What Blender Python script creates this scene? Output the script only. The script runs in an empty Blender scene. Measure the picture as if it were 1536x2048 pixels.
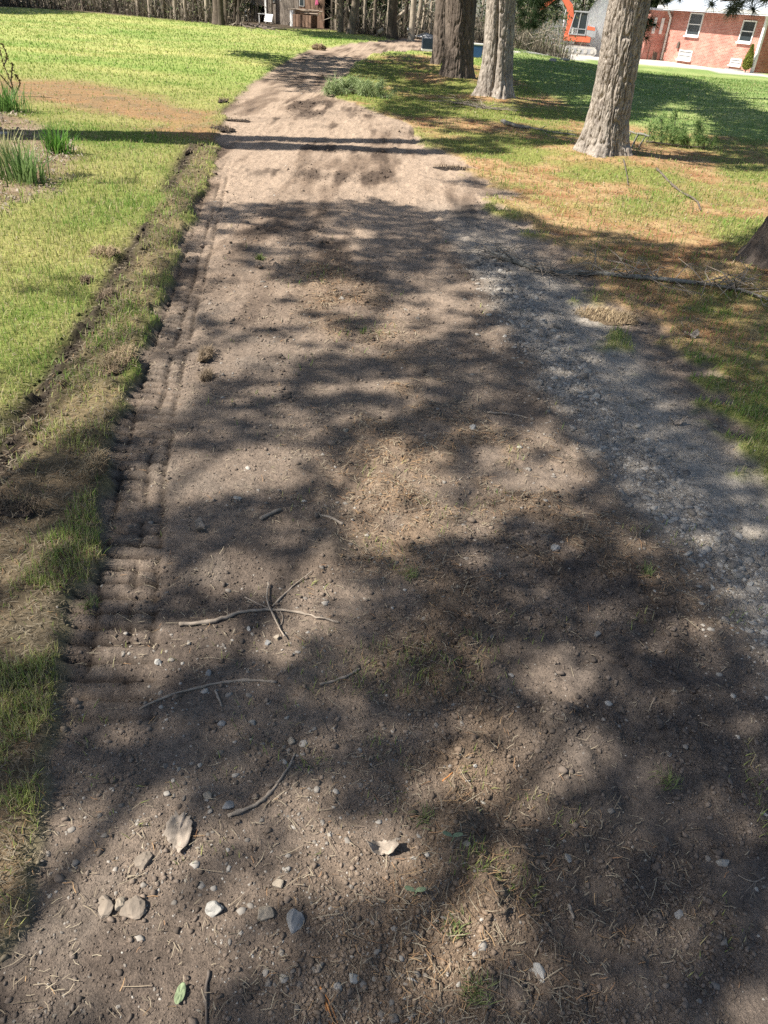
import bpy, math, random
import numpy as np
from mathutils import Vector, Matrix

R = math.radians
rng = np.random.default_rng(7)
random.seed(7)
sc = bpy.context.scene

# ------------------------------------------------------------------ camera
CAM_H, PITCH, ROLL, FPX = 1.55, 34.7, 4.5, 1479.0
cd = bpy.data.cameras.new('camera')
cam = bpy.data.objects.new('camera', cd)
sc.collection.objects.link(cam)
cd.sensor_fit = 'VERTICAL'; cd.sensor_height = 36.0; cd.lens = 36.0 * FPX / 2048
cd.clip_start = 0.05; cd.clip_end = 500
MR = Matrix.Rotation(R(90 - PITCH), 4, 'X') @ Matrix.Rotation(R(ROLL), 4, 'Z')
cam.matrix_world = Matrix.Translation((0, 0, CAM_H)) @ MR
sc.camera = cam
RM = np.array(MR.to_3x3())

# ------------------------------------------------------------------ light
SUN_AZ, SUN_EL = 18.0, 50.0          # degrees behind due left, elevation
S = np.array([-math.cos(R(SUN_AZ)) * math.cos(R(SUN_EL)), -math.sin(R(SUN_AZ)) * math.cos(R(SUN_EL)), math.sin(R(SUN_EL))])
w = bpy.data.worlds.new('World'); sc.world = w; w.use_nodes = True
nt = w.node_tree; nt.nodes.clear()
sky = nt.nodes.new('ShaderNodeTexSky'); sky.sky_type = 'NISHITA'; sky.sun_disc = False
sky.sun_elevation = R(SUN_EL); sky.sun_rotation = math.atan2(S[0], S[1]) % (2 * math.pi)
bg = nt.nodes.new('ShaderNodeBackground'); bg.inputs[1].default_value = 0.066
wo = nt.nodes.new('ShaderNodeOutputWorld')
nt.links.new(sky.outputs[0], bg.inputs[0]); nt.links.new(bg.outputs[0], wo.inputs[0])
sl = bpy.data.lights.new('sun', 'SUN'); sl.energy = 4.6; sl.angle = R(0.53); sl.color = (1.0, 0.95, 0.87)
so = bpy.data.objects.new('sun', sl); sc.collection.objects.link(so)
so.rotation_euler = Vector(S).to_track_quat('Z', 'Y').to_euler(); so.location = (-20, -6, 30)
vs = sc.view_settings
vs.view_transform = 'Standard'; vs.look = 'None'; vs.exposure = 1.1; vs.gamma = 1.0; vs.use_curve_mapping = False
sc.cycles.max_bounces = 5; sc.cycles.diffuse_bounces = 3; sc.cycles.glossy_bounces = 2
sc.cycles.transmission_bounces = 3; sc.cycles.transparent_max_bounces = 6; sc.cycles.volume_bounces = 1
sc.cycles.use_denoising = False

# ------------------------------------------------------------------ numeric helpers
def sst(a, b, x):
    t = np.clip((x - a) / (b - a), 0, 1); return t * t * (3 - 2 * t)

def _h(ix, iy, iz, seed):
    M = np.uint32
    h = (ix.astype(np.int64) * 374761393 + iy.astype(np.int64) * 668265263 + iz.astype(np.int64) * 1274126177 + seed * 974711) & 0xFFFFFFFF
    h = h.astype(np.uint64)
    h = ((h ^ (h >> np.uint64(13))) * np.uint64(1274126177)) & np.uint64(0xFFFFFFFF)
    h = h ^ (h >> np.uint64(16))
    return (h & np.uint64(0xFFFFFF)).astype(np.float64) / float(0xFFFFFF)

def vn2(x, y, seed=0):
    x = np.asarray(x, float); y = np.asarray(y, float)
    ix = np.floor(x); iy = np.floor(y); fx = x - ix; fy = y - iy
    fx = fx * fx * fx * (fx * (fx * 6 - 15) + 10); fy = fy * fy * fy * (fy * (fy * 6 - 15) + 10)
    z = np.zeros_like(ix)
    a = _h(ix, iy, z, seed); b = _h(ix + 1, iy, z, seed); c = _h(ix, iy + 1, z, seed); d = _h(ix + 1, iy + 1, z, seed)
    return (a * (1 - fx) + b * fx) * (1 - fy) + (c * (1 - fx) + d * fx) * fy

def vn3(x, y, z, seed=0):
    ix = np.floor(x); iy = np.floor(y); iz = np.floor(z); fx = x - ix; fy = y - iy; fz = z - iz
    fx = fx * fx * (3 - 2 * fx); fy = fy * fy * (3 - 2 * fy); fz = fz * fz * (3 - 2 * fz)
    r = 0
    for dx in (0, 1):
        for dy in (0, 1):
            for dz in (0, 1):
                wgt = (fx if dx else 1 - fx) * (fy if dy else 1 - fy) * (fz if dz else 1 - fz)
                r = r + wgt * _h(ix + dx, iy + dy, iz + dz, seed)
    return r

def fbm(x, y, oct=4, seed=0, gain=0.5):
    s = 0; a = 1; t = 0
    for i in range(oct):
        c, sn = math.cos(0.6 * i), math.sin(0.6 * i)
        s = s + a * vn2((c * x - sn * y) * 2 ** i + 17.3 * i, (sn * x + c * y) * 2 ** i - 9.1 * i, seed + i); t += a; a *= gain
    return s / t

def ctr(n, k=2.0):                       # push contrast of a 0..1 noise around its middle
    return np.clip((n - 0.5) * k + 0.5, 0, 1)

def psd(x, y, poly):                     # signed distance to a polygon, negative inside
    P = np.asarray(poly, float); d = np.full(x.shape, 1e9); ins = np.zeros(x.shape, bool)
    n = len(P)
    for i in range(n):
        a = P[i]; b = P[(i + 1) % n]; e = b - a; L = e @ e + 1e-12
        t = np.clip(((x - a[0]) * e[0] + (y - a[1]) * e[1]) / L, 0, 1)
        d = np.minimum(d, (x - a[0] - t * e[0]) ** 2 + (y - a[1] - t * e[1]) ** 2)
        if a[1] != b[1]:
            c = ((a[1] > y) != (b[1] > y)) & (x < (b[0] - a[0]) * (y - a[1]) / (b[1] - a[1]) + a[0])
            ins ^= c
    d = np.sqrt(d)
    return np.where(ins, -d, d)

def pline(x, y, pts):                    # unsigned distance, arclength, signed side of a polyline
    P = np.asarray(pts, float); best = np.full(x.shape, 1e9); arc = np.zeros(x.shape); side = np.zeros(x.shape); acc = 0
    for i in range(len(P) - 1):
        a = P[i]; e = P[i + 1] - a; L = math.hypot(*e)
        t = np.clip(((x - a[0]) * e[0] + (y - a[1]) * e[1]) / (L * L), 0, 1)
        d = (x - a[0] - t * e[0]) ** 2 + (y - a[1] - t * e[1]) ** 2
        m = d < best
        best = np.where(m, d, best); arc = np.where(m, acc + t * L, arc)
        side = np.where(m, ((x - a[0]) * e[1] - (y - a[1]) * e[0]) / L, side); acc += L
    return np.sqrt(best), arc, side

# ------------------------------------------------------------------ where things stand
MOUNDS = []
def macro(x, y):
    x = np.asarray(x, float); y = np.asarray(y, float)
    z = -0.74 * sst(2.0, 10, x) * sst(18, 52, y)
    for (mx, my, hh, rr) in MOUNDS:
        z = z + hh * np.exp(-((x - mx) ** 2 + (y - my) ** 2) / rr ** 2)
    return z

def ray(px, py):
    return RM @ np.array([(px - 768) / FPX, -(py - 1024) / FPX, -1.0])

def G(px, py):                           # the place on the ground seen at a spot of the photograph
    d = ray(px, py); z = 0.0
    if d[2] > -0.012: d[2] = -0.012
    for _ in range(25):
        t = (z - CAM_H) / d[2]; z = 0.5 * z + 0.5 * float(macro(d[0] * t, d[1] * t))
    t = (z - CAM_H) / d[2]
    return np.array([d[0] * t, d[1] * t])

def G3(px, py, dz=0.0):
    g = G(px, py); return np.array([g[0], g[1], float(HZ(g[0], g[1])) + dz])

def onplane(px, py, p0, n):
    d = ray(px, py); o = np.array([0, 0, CAM_H]); t = ((np.asarray(p0) - o) @ n) / (d @ n); return o + d * t

def proj(x, y, z):
    c = np.stack([x, y, z - CAM_H], -1) @ RM
    dz = np.minimum(c[..., 2], -1e-3)
    return 768 - FPX * c[..., 0] / dz, 1024 + FPX * c[..., 1] / dz, c[..., 2] < -0.05

TB = {k: G(*p) for k, p in dict(A=(912, 166), A0=(884, 141), B=(985, 206), C=(1200, 318), D=(1580, 552)).items()}
MOUNDS += [(TB['C'][0] + .1, TB['C'][1], .10, .85), (TB['B'][0] + .1, TB['B'][1], .12, .9), (TB['A'][0], TB['A'][1], .12, 1.0), (TB['A0'][0], TB['A0'][1], .12, 1.0), (TB['D'][0], TB['D'][1], .08, .8)]

def W(pts): return [tuple(G(*p)) for p in pts]
left_px = [(10, 1840), (75, 1640), (110, 1400), (175, 1150), (205, 1000), (240, 850), (265, 760), (310, 640), (345, 540), (400, 400), (440, 290), (450, 220), (500, 170), (560, 130), (620, 100), (700, 88), (780, 80), (840, 76), (900, 78), (1030, 93)]
right_px = [(1030, 108), (960, 111), (900, 109), (840, 105), (790, 103), (740, 110), (712, 130), (690, 160), (670, 200), (740, 225), (815, 250), (855, 278), (890, 305), (940, 345), (985, 400), (1060, 450), (1130, 530), (1215, 620), (1310, 700), (1410, 800), (1536, 950)]
ROAD = [(-.76, -8), (-.72, 0.3)] + W(left_px) + W(right_px) + [(1.68, 2.4), (1.8, 1), (1.9, -8)]
LINE = [(-75, 1080), (0, 945), (60, 835), (140, 715), (200, 625), (240, 545), (290, 470), (330, 400), (370, 320), (388, 292)]
LINEW = W(LINE)
TORN = LINEW + W([(435, 300), (398, 400), (345, 540), (310, 640), (265, 760), (240, 850), (205, 1000), (-75, 1130)])
BED = W([(-220, 225), (0, 222), (60, 240), (135, 285), (165, 325), (100, 385), (0, 425), (-220, 440)])
STREAK = W([(-150, 160), (0, 158), (150, 168), (300, 198), (445, 232), (445, 285), (300, 255), (150, 218), (0, 205), (-150, 205)])
NEEDLE = W([(690, 150), (745, 118), (840, 110), (900, 122), (1000, 150), (1080, 180), (1180, 235), (1330, 270), (1600, 290), (1700, 600), (1640, 1000), (1410, 800), (1310, 700), (1130, 530), (985, 400), (890, 305), (740, 225), (670, 200)])
DRIVE = W([(1005, 104), (1100, 106), (1170, 106), (1250, 111), (1322, 119), (1420, 134), (1510, 148), (1700, 175), (1700, 184), (1536, 157), (1400, 142), (1280, 131), (1190, 121), (1100, 113), (1005, 110)])
EDGEW = W([(-700, 2), (-300, 8), (0, 14), (200, 27), (330, 40), (480, 56), (650, 60), (800, 80), (900, 84), (1030, 90), (1100, 96)])
FOREST = EDGEW + [(20, 70), (60, 75), (90, 160), (-160, 160), (-160, 30)]
GRAV = W([(955, 500), (1010, 570), (1065, 650), (1150, 780), (1250, 900), (1340, 1000), (1450, 1110), (1536, 1210), (1640, 1330)])
MEDIAN = W([(640, 540), (700, 620), (740, 700), (780, 800), (790, 900), (800, 1000), (820, 1130), (850, 1300), (880, 1500), (900, 1750), (910, 2040)])
MEDIAN2 = W([(930, 880), (1000, 960), (1080, 1010), (1180, 1100), (1250, 1150)])
TRACK = W([(205, 1480), (222, 1300), (240, 1130), (272, 930), (300, 800), (330, 690), (362, 590), (392, 490), (418, 400), (440, 320)])
RUTS = [W([(600, 1280), (618, 1400), (640, 1490), (655, 1570)]), W([(870, 1480), (905, 1590), (940, 1690), (975, 1760)]), W([(640, 960), (665, 1080), (690, 1180)]),
        W([(1050, 780), (1120, 860), (1200, 960), (1270, 1040)]), W([(395, 640), (418, 700), (415, 770)]), W([(780, 1120), (800, 1240), (820, 1370), (880, 1420)])]
ROUGH = W([(900, 1080), (1200, 1020), (1300, 1150), (1536, 1300), (1700, 1500), (1640, 2100), (1050, 2100), (960, 1700), (900, 1500), (800, 1300)])

# ------------------------------------------------------------------ ground grid
def prog(a, b, f):
    out = [a]
    while out[-1] < b: out.append(out[-1] + f(out[-1]))
    return np.array(out)
xr = prog(2.6, 75, lambda v: .012 + (v - 2.6) * .055)
xl = -prog(2.3, 110, lambda v: .012 + (v - 2.3) * .055)[::-1]
xs = np.concatenate([xl[:-1], np.arange(-2.3, 2.6, .0115), xr])
yf = prog(.35, 150, lambda v: .0105 + max(0, v - 3.6) * .0065 + max(0, v - 13) * .05)
yb = -prog(-.35, 14, lambda v: .0115 + (v + .35) * .07)[::-1]
ys = np.concatenate([yb[:-1], yf])
GX, GY = np.meshgrid(xs, ys)
X = GX.ravel(); Y = GY.ravel()
DIST = np.hypot(X, Y)

n_big = fbm(X * .23, Y * .23, 3, 1); n_mid = fbm(X * 1.2, Y * 1.2, 4, 5); n_sm = fbm(X * 5.5, Y * 5.5, 4, 9); n_fine = fbm(X * 22, Y * 22, 3, 14)
sdR = psd(X, Y, ROAD) + (n_sm - .5) * .16 + (n_mid - .5) * .18 * sst(3, 8, DIST) + (X > 0) * ((n_mid - .5) * .75 + (n_sm - .5) * .45)
road = sst(.03 + .06 * (X > 0), -.03 - .06 * (X > 0), sdR)
torn = sst(.05, -.05, psd(X, Y, TORN) + (n_sm - .5) * .15) * (1 - road)
lineD, lineA, _ = pline(X, Y, LINEW)
soil = np.exp(-(lineD / (.05 + .05 * n_mid)) ** 2) * sst(.30, .55, n_mid + .25 * (Y < 5)) * (Y > 1.5)
bed = sst(.15, -.15, psd(X, Y, BED) + (n_sm - .5) * .4)
streak = sst(.5, -.5, psd(X, Y, STREAK) + (n_mid - .5) * 1.3)
needle = sst(.25, -.25, psd(X, Y, NEEDLE) + (n_mid - .5) * .6)
drive = sst(.15, -.15, psd(X, Y, DRIVE) + (n_mid - .5) * .3)
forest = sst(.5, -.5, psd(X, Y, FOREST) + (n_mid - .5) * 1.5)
gd, _, gs = pline(X, Y, GRAV)
band = sst(.28, .02, gs + (n_sm - .5) * .2) * sst(-.75, -.30, gs + (n_mid - .5) * .4)
gravel = np.exp(-(gd / (.09 + .14 * n_mid)) ** 2) * road
md, _, _ = pline(X, Y, MEDIAN); md2, _, _ = pline(X, Y, MEDIAN2)
median = np.maximum(np.exp(-(md / .26) ** 2) * sst(.36, .56, n_mid * .6 + n_sm * .4), .9 * np.exp(-(md2 / .3) ** 2) * sst(.35, .55, n_sm)) * road
td, ta, tside = pline(X, Y, TRACK)
track = np.exp(-(td / .17) ** 6) * sst(1.05, 1.5, Y) * sst(9.5, 7.5, Y)
rough = sst(.1, -.1, psd(X, Y, ROUGH) + (n_sm - .5) * .3) * road

# relief
dry0 = sst(3, 6, Y)
Z = macro(X, Y) + (n_big - .5) * .12 * sst(5, 14, DIST)
Z += (1 - road) * .032 * (1 - needle * .5) * (1 - .35 * forest)
Z += road * ((n_mid - .5) * .030 + (n_sm - .5) * .022 + (n_fine - .5) * .007)
clod = np.maximum(0, fbm(X * 14, Y * 14, 3, 31) - .52)
Z += road * clod * (.02 + .03 * dry0 + .05 * rough + .035 * median)
Z += (1 - road) * (n_sm - .5) * .03
Z += torn * ((n_sm - .5) * .022 + clod * .045 + .004)
Z += soil * ((n_sm - .5) * .05 + clod * .12 - .022)
per = .068
ph = ta / per + .35 * (n_sm - .5) + tside * 2.6; ph = np.abs(ph - np.round(ph)); lug = np.exp(-(ph / .13) ** 2)
wear = sst(.30, .58, fbm(X * 2.3, Y * 2.3, 3, 44))
Z -= track * road * (lug * .028 * (np.abs(tside + .02) < .145) * (.2 + .8 * wear) + .004)
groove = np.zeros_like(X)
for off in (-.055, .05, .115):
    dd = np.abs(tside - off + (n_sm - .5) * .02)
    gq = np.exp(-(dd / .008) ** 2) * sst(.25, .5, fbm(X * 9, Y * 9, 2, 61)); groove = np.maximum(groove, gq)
    Z -= track * np.exp(-(dd / .009) ** 2) * .016 * sst(.25, .5, fbm(X * 9, Y * 9, 2, 61))
for rp in RUTS:
    rd, ra, rs = pline(X, Y, rp)
    q = rd + (n_sm - .5) * .05
    fr = sst(.38, .6, fbm(X * 3.1, Y * 3.1, 3, 451))
    Z += road * fr * (np.exp(-(q / .035) ** 2) * .013 * (.2 + 1.6 * n_sm) + clod * .05 * np.exp(-(q / .07) ** 2) - np.exp(-(rd / .14) ** 2) * sst(0, .08, -rs) * .010)
Z += gravel * (n_fine - .5) * .012
GZ = Z.reshape(GX.shape)

def samp(grid, x, y):
    x = np.asarray(x, float); y = np.asarray(y, float)
    i = np.clip(np.searchsorted(xs, x) - 1, 0, len(xs) - 2); j = np.clip(np.searchsorted(ys, y) - 1, 0, len(ys) - 2)
    fx = np.clip((x - xs[i]) / (xs[i + 1] - xs[i]), 0, 1); fy = np.clip((y - ys[j]) / (ys[j + 1] - ys[j]), 0, 1)
    g = grid.reshape(GX.shape)
    return (g[j, i] * (1 - fx) + g[j, i + 1] * fx) * (1 - fy) + (g[j + 1, i] * (1 - fx) + g[j + 1, i + 1] * fx) * fy
def HZ(x, y): return samp(GZ, x, y)

# colours (linear)
def C3(*c): return np.array(c, float)
def mixc(a, b, t):
    t = np.asarray(t)[..., None]; return a * (1 - t) + b * t
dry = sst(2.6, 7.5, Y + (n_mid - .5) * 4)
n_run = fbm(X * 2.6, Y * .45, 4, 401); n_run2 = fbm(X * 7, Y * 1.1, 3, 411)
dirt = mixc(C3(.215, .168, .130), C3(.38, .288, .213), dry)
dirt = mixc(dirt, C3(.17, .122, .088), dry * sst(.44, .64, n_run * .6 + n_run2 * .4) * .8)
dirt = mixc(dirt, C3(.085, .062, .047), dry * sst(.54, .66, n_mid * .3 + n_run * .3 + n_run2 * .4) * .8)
dirt = mixc(dirt, C3(.085, .066, .054), sst(.52, .8, n_mid) * .75 * (1 - .55 * dry))
dirt = mixc(dirt, C3(.19, .158, .128), sst(.5, .72, n_sm) * .45 * (1 - dry))
dirt = mixc(dirt, C3(.070, .063, .060), rough * .55 * sst(.3, .6, n_sm * .5 + n_mid * .5))
dirt = mixc(dirt, C3(.37, .328, .275), band * .92 * sst(8, 5.5, Y) * sst(.9, 1.6, Y))
dirt = mixc(dirt, C3(.235, .155, .09), median * .5)
grassc = mixc(C3(.15, .18, .045), C3(.34, .30, .12), ctr(n_mid, 2.2) * .7 + .25 * (n_sm - .5))
far_l = sst(9, 20, Y)
n_str = fbm(X * .5, Y * .9, 4, 77)
grassc = mixc(grassc, mixc(C3(.22, .30, .075), C3(.42, .41, .15), ctr(n_str, 1.8)), far_l)
rlawn = mixc(C3(.17, .26, .075), C3(.31, .35, .13), ctr(n_str, 2))
grassc = mixc(grassc, rlawn, sst(1.5, 4, X) * sst(9, 14, Y))
needc = mixc(C3(.28, .145, .07), C3(.40, .28, .14), ctr(n_sm, 2))
gmix = sst(.38, .58, fbm(X * .85, Y * .85, 4, 55) - .05 * sst(8, 4, Y))
needc = mixc(needc, C3(.20, .21, .06), gmix)
leafc = mixc(C3(.30, .23, .16), C3(.16, .11, .07), ctr(n_sm, 2))
col = grassc
col = mixc(col, needc, needle)
col = mixc(col, mixc(C3(.31, .18, .09), C3(.21, .15, .085), ctr(n_sm, 2)), streak * .95)
col = mixc(col, leafc, bed)
col = mixc(col, mixc(C3(.20, .145, .085), C3(.11, .085, .055), ctr(n_sm, 2)), torn * .85)
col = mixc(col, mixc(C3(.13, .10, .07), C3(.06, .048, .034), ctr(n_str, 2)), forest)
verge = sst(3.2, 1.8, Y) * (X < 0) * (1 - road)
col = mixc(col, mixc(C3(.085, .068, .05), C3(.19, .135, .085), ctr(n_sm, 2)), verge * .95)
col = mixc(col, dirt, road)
col = mixc(col, C3(.055, .043, .035), track * road * np.clip(.8 * lug * (np.abs(tside + .02) < .145) * (.2 + .8 * wear) + .6 * groove, 0, .85))  # damp soil tone that also paints shade into the lug and groove recesses
col = mixc(col, C3(.045, .034, .028), np.clip(soil * .95, 0, 1))
col = mixc(col, C3(.52, .49, .44), drive)
col = np.clip(col * (0.86 + .28 * n_fine[:, None]), 0.01, .9)

# ------------------------------------------------------------------ materials
def new_mat(name):
    m = bpy.data.materials.new(name); m.use_nodes = True; n = m.node_tree
    b = n.nodes['Principled BSDF']; b.inputs['Specular IOR Level'].default_value = .25
    return m, n, b
def N(n, t, **k):
    x = n.nodes.new(t)
    for a, v in k.items(): setattr(x, a, v)
    return x
def noise_node(n, scale, detail=4, coord='Object', vec=None, rough=.55):
    t = N(n, 'ShaderNodeTexNoise'); t.inputs['Scale'].default_value = scale; t.inputs['Detail'].default_value = detail; t.inputs['Roughness'].default_value = rough
    if vec is None:
        c = N(n, 'ShaderNodeTexCoord'); n.links.new(c.outputs[coord], t.inputs['Vector'])
    else: n.links.new(vec, t.inputs['Vector'])
    return t
def ramp(n, src, stops):
    r = N(n, 'ShaderNodeValToRGB'); el = r.color_ramp.elements
    while len(el) < len(stops): el.new(.5)
    for e, (p, c) in zip(el, stops): e.position = p; e.color = (*c, 1) if len(c) == 3 else c
    n.links.new(src, r.inputs[0]); return r
def mul(n, a, b, fac=1.0):
    m = N(n, 'ShaderNodeMixRGB', blend_type='MULTIPLY'); m.inputs[0].default_value = fac
    n.links.new(a, m.inputs[1]); n.links.new(b, m.inputs[2]); return m
def bump(n, b, src, strength=.4, dist=.01, prev=None):
    k = N(n, 'ShaderNodeBump'); k.inputs['Strength'].default_value = strength; k.inputs['Distance'].default_value = dist
    n.links.new(src, k.inputs['Height'])
    if prev is not None: n.links.new(prev.outputs[0], k.inputs['Normal'])
    n.links.new(k.outputs[0], b.inputs['Normal']); return k

def plain(name, c, rough=.6, var=.25, scale=12, metal=0, bmp=.15, bd=.004):
    m, n, b = new_mat(name)
    t = noise_node(n, scale, 5)
    r = ramp(n, t.outputs[0], [(.3, tuple(v * (1 - var) for v in c)), (.7, tuple(min(1, v * (1 + var)) for v in c))])
    n.links.new(r.outputs[0], b.inputs['Base Color']); b.inputs['Roughness'].default_value = rough; b.inputs['Metallic'].default_value = metal
    t2 = noise_node(n, scale * 6, 3); bump(n, b, t2.outputs[0], bmp, bd)
    return m

def ground_mat(name, fine=1.0, speck=True):
    m, n, b = new_mat(name)
    a = N(n, 'ShaderNodeAttribute', attribute_name='col')
    t1 = noise_node(n, 46, 6, rough=.65); t2 = noise_node(n, 230, 4, rough=.7)
    r1 = ramp(n, t1.outputs[0], [(.25, (.62,) * 3), (.5, (1.0,) * 3), (.75, (1.36, 1.34, 1.3))])
    r2 = ramp(n, t2.outputs[0], [(.28, (.6,) * 3), (.5, (1.0,) * 3), (.74, (1.45, 1.42, 1.38))])
    x = mul(n, a.outputs['Color'], r1.outputs[0]); x = mul(n, x.outputs[0], r2.outputs[0])
    last = x
    if speck:
        v = N(n, 'ShaderNodeTexVoronoi'); v.inputs['Scale'].default_value = 85
        c = N(n, 'ShaderNodeTexCoord'); n.links.new(c.outputs['Object'], v.inputs['Vector'])
        hs = ramp(n, v.outputs['Color'], [(.90, (0,) * 3), (.93, (1,) * 3)])
        ds = ramp(n, v.outputs['Distance'], [(.22, (1,) * 3), (.38, (0,) * 3)])
        f = mul(n, hs.outputs[0], ds.outputs[0])
        mx = N(n, 'ShaderNodeMixRGB'); n.links.new(f.outputs[0], mx.inputs[0]); n.links.new(x.outputs[0], mx.inputs[1]); mx.inputs[2].default_value = (.25, .23, .20, 1); last = mx
    n.links.new(last.outputs[0], b.inputs['Base Color']); b.inputs['Roughness'].default_value = .95; b.inputs['Specular IOR Level'].default_value = .1
    k1 = bump(n, b, t1.outputs[0], .9 * fine, .014); bump(n, b, t2.outputs[0], .8 * fine, .005, k1)
    return m

def blade_mat(name, trans=.35, rough=.6):
    m, n, b = new_mat(name)
    a = N(n, 'ShaderNodeAttribute', attribute_name='col')
    n.links.new(a.outputs['Color'], b.inputs['Base Color']); b.inputs['Roughness'].default_value = rough; b.inputs['Specular IOR Level'].default_value = .2
    if trans:
        t = N(n, 'ShaderNodeBsdfTranslucent'); n.links.new(a.outputs['Color'], t.inputs['Color'])
        mx = N(n, 'ShaderNodeMixShader'); mx.inputs[0].default_value = trans
        n.links.new(b.outputs[0], mx.inputs[1]); n.links.new(t.outputs[0], mx.inputs[2])
        n.links.new(mx.outputs[0], n.nodes['Material Output'].inputs[0])
    return m

def bark_mat(name, c1, c2, zs=.25, scale=26):
    m, n, b = new_mat(name)
    c = N(n, 'ShaderNodeTexCoord'); mp = N(n, 'ShaderNodeMapping'); mp.inputs['Scale'].default_value = (1, 1, zs)
    n.links.new(c.outputs['Object'], mp.inputs['Vector'])
    t = noise_node(n, scale, 7, vec=mp.outputs[0], rough=.7); t3 = noise_node(n, 3.0, 3)
    r = ramp(n, t.outputs[0], [(.28, c1), (.62, c2), (.8, tuple(min(1, v * 1.25) for v in c2))])
    r3 = ramp(n, t3.outputs[0], [(.3, (.72, .70, .68)), (.7, (1.2, 1.17, 1.12))])
    x = mul(n, r.outputs[0], r3.outputs[0]); n.links.new(x.outputs[0], b.inputs['Base Color']); b.inputs['Roughness'].default_value = .95; b.inputs['Specular IOR Level'].default_value = .1
    t2 = noise_node(n, scale * 2.5, 5, vec=mp.outputs[0], rough=.7)
    k = bump(n, b, t.outputs[0], 1.0, .02); bump(n, b, t2.outputs[0], .8, .006, k)
    return m

M = dict(
    dirt=ground_mat('packed_dirt'), lawn=ground_mat('lawn_soil', .7, False), drive=ground_mat('pale_gravel_sheet', .8),
    blade=blade_mat('grass_blade', .4), straw=blade_mat('dry_straw', .15, .8), needle=blade_mat('pine_foliage', .25, .5),
    crumb=blade_mat('soil_crumb', 0, .95), stone=plain('stone', (.25, .235, .21), .8, .25, 30, 0, .5, .003),
    stone_p=plain('pale_stone', (.34, .32, .285), .9, .18, 30, 0, .4, .003), stone_t=plain('tan_stone', (.30, .25, .19), .85, .2, 25, 0, .5, .003),
    stone_g=plain('grey_stone', (.24, .232, .22), .92, .2, 25, 0, .4, .003), stone_d=plain('earthy_stone', (.22, .18, .14), .9, .25, 25, 0, .5, .003),
    bark=bark_mat('pine_bark', (.11, .086, .07), (.46, .415, .365)), barkd=bark_mat('dark_shaded_pine_bark', (.06, .048, .042), (.19, .155, .13)),  # darker bark copy: shade on shaded trunks is put into its colour
    wood_b=bark_mat('forest_bark', (.11, .09, .07), (.27, .225, .18), .2, 18), wood_p=bark_mat('pale_forest_bark', (.24, .20, .16), (.48, .42, .34), .2, 18), wood_d=bark_mat('dark_forest_bark', (.045, .038, .032), (.12, .10, .08), .2, 18),
    stick=plain('weathered_stick', (.30, .245, .19), .85, .3, 40), stickd=plain('dark_stick', (.13, .105, .085), .9, .3, 40), branch=plain('lichen_branch', (.20, .19, .165), .9, .35, 30),
    leaf=plain('dead_leaf', (.29, .24, .19), .9, .45, 45, 0, .5, .002), gleaf=plain('seedling_leaf', (.20, .245, .135), .7, .2, 50),
    redneedle=plain('orange_needle', (.45, .20, .07), .7, .2, 60), white=plain('white_paint', (.78, .77, .74), .5, .06, 5), whitem=plain('off_white_metal', (.62, .61, .58), .45, .12, 8),
    glass=None, black=plain('black_rubber', (.02, .02, .022), .7, .2, 20), navy=plain('navy_paint', (.022, .035, .055), .4, .2, 8), blue=plain('blue_plastic', (.03, .08, .20), .4, .1, 6),
    orange=plain('orange_paint', (.70, .17, .085), .45, .08, 4), grey=plain('grey_steel', (.36, .36, .36), .5, .15, 6), dust=plain('dusty_steel', (.52, .49, .44), .8, .15, 6),
    board=bark_mat('weathered_board', (.16, .135, .115), (.34, .30, .26), .08, 14), brownb=bark_mat('brown_board', (.13, .085, .06), (.28, .19, .14), .08, 14), dark=plain('shade_black', (.012, .011, .010), .9),
    pink=plain('pink_cloth', (.72, .16, .30), .8, .15, 10), roof=plain('pale_metal_roof', (.62, .66, .70), .35, .05, 2, 0, .05), soil=plain('dark_soil', (.06, .046, .037), .97, .4, 25, 0, 1.0, .02), turf=plain('brown_turf', (.20, .145, .09), .97, .4, 25, 0, 1.0, .02), concrete=plain('grey_concrete', (.36, .37, .38), .9, .12, 6))
mg, ng, bgz = new_mat('window_glass'); bgz.inputs['Base Color'].default_value = (.035, .045, .05, 1); bgz.inputs['Roughness'].default_value = .08; bgz.inputs['Specular IOR Level'].default_value = .6
_t = noise_node(ng, 2.0, 2); bump(ng, bgz, _t.outputs[0], .05, .01)
M['glass'] = mg
mb, nb_, bb = new_mat('red_brick')
_c = N(nb_, 'ShaderNodeTexCoord'); _b = N(nb_, 'ShaderNodeTexBrick'); nb_.links.new(_c.outputs['UV'], _b.inputs['Vector'])
_b.inputs['Color1'].default_value = (.42, .135, .095, 1); _b.inputs['Color2'].default_value = (.52, .22, .165, 1); _b.inputs['Mortar'].default_value = (.48, .38, .33, 1)
_b.inputs['Scale'].default_value = 1.0; _b.inputs['Brick Width'].default_value = .21; _b.inputs['Row Height'].default_value = .075; _b.inputs['Mortar Size'].default_value = .008; _b.inputs['Bias'].default_value = -.1
_n = noise_node(nb_, 1.2, 6); _r = ramp(nb_, _n.outputs[0], [(.3, (.75, .72, .72)), (.7, (1.3, 1.3, 1.3))]); _x = mul(nb_, _b.outputs[0], _r.outputs[0])
nb_.links.new(_x.outputs[0], bb.inputs['Base Color']); bb.inputs['Roughness'].default_value = .9
bump(nb_, bb, _b.outputs['Fac'], -.3, .006)

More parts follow.
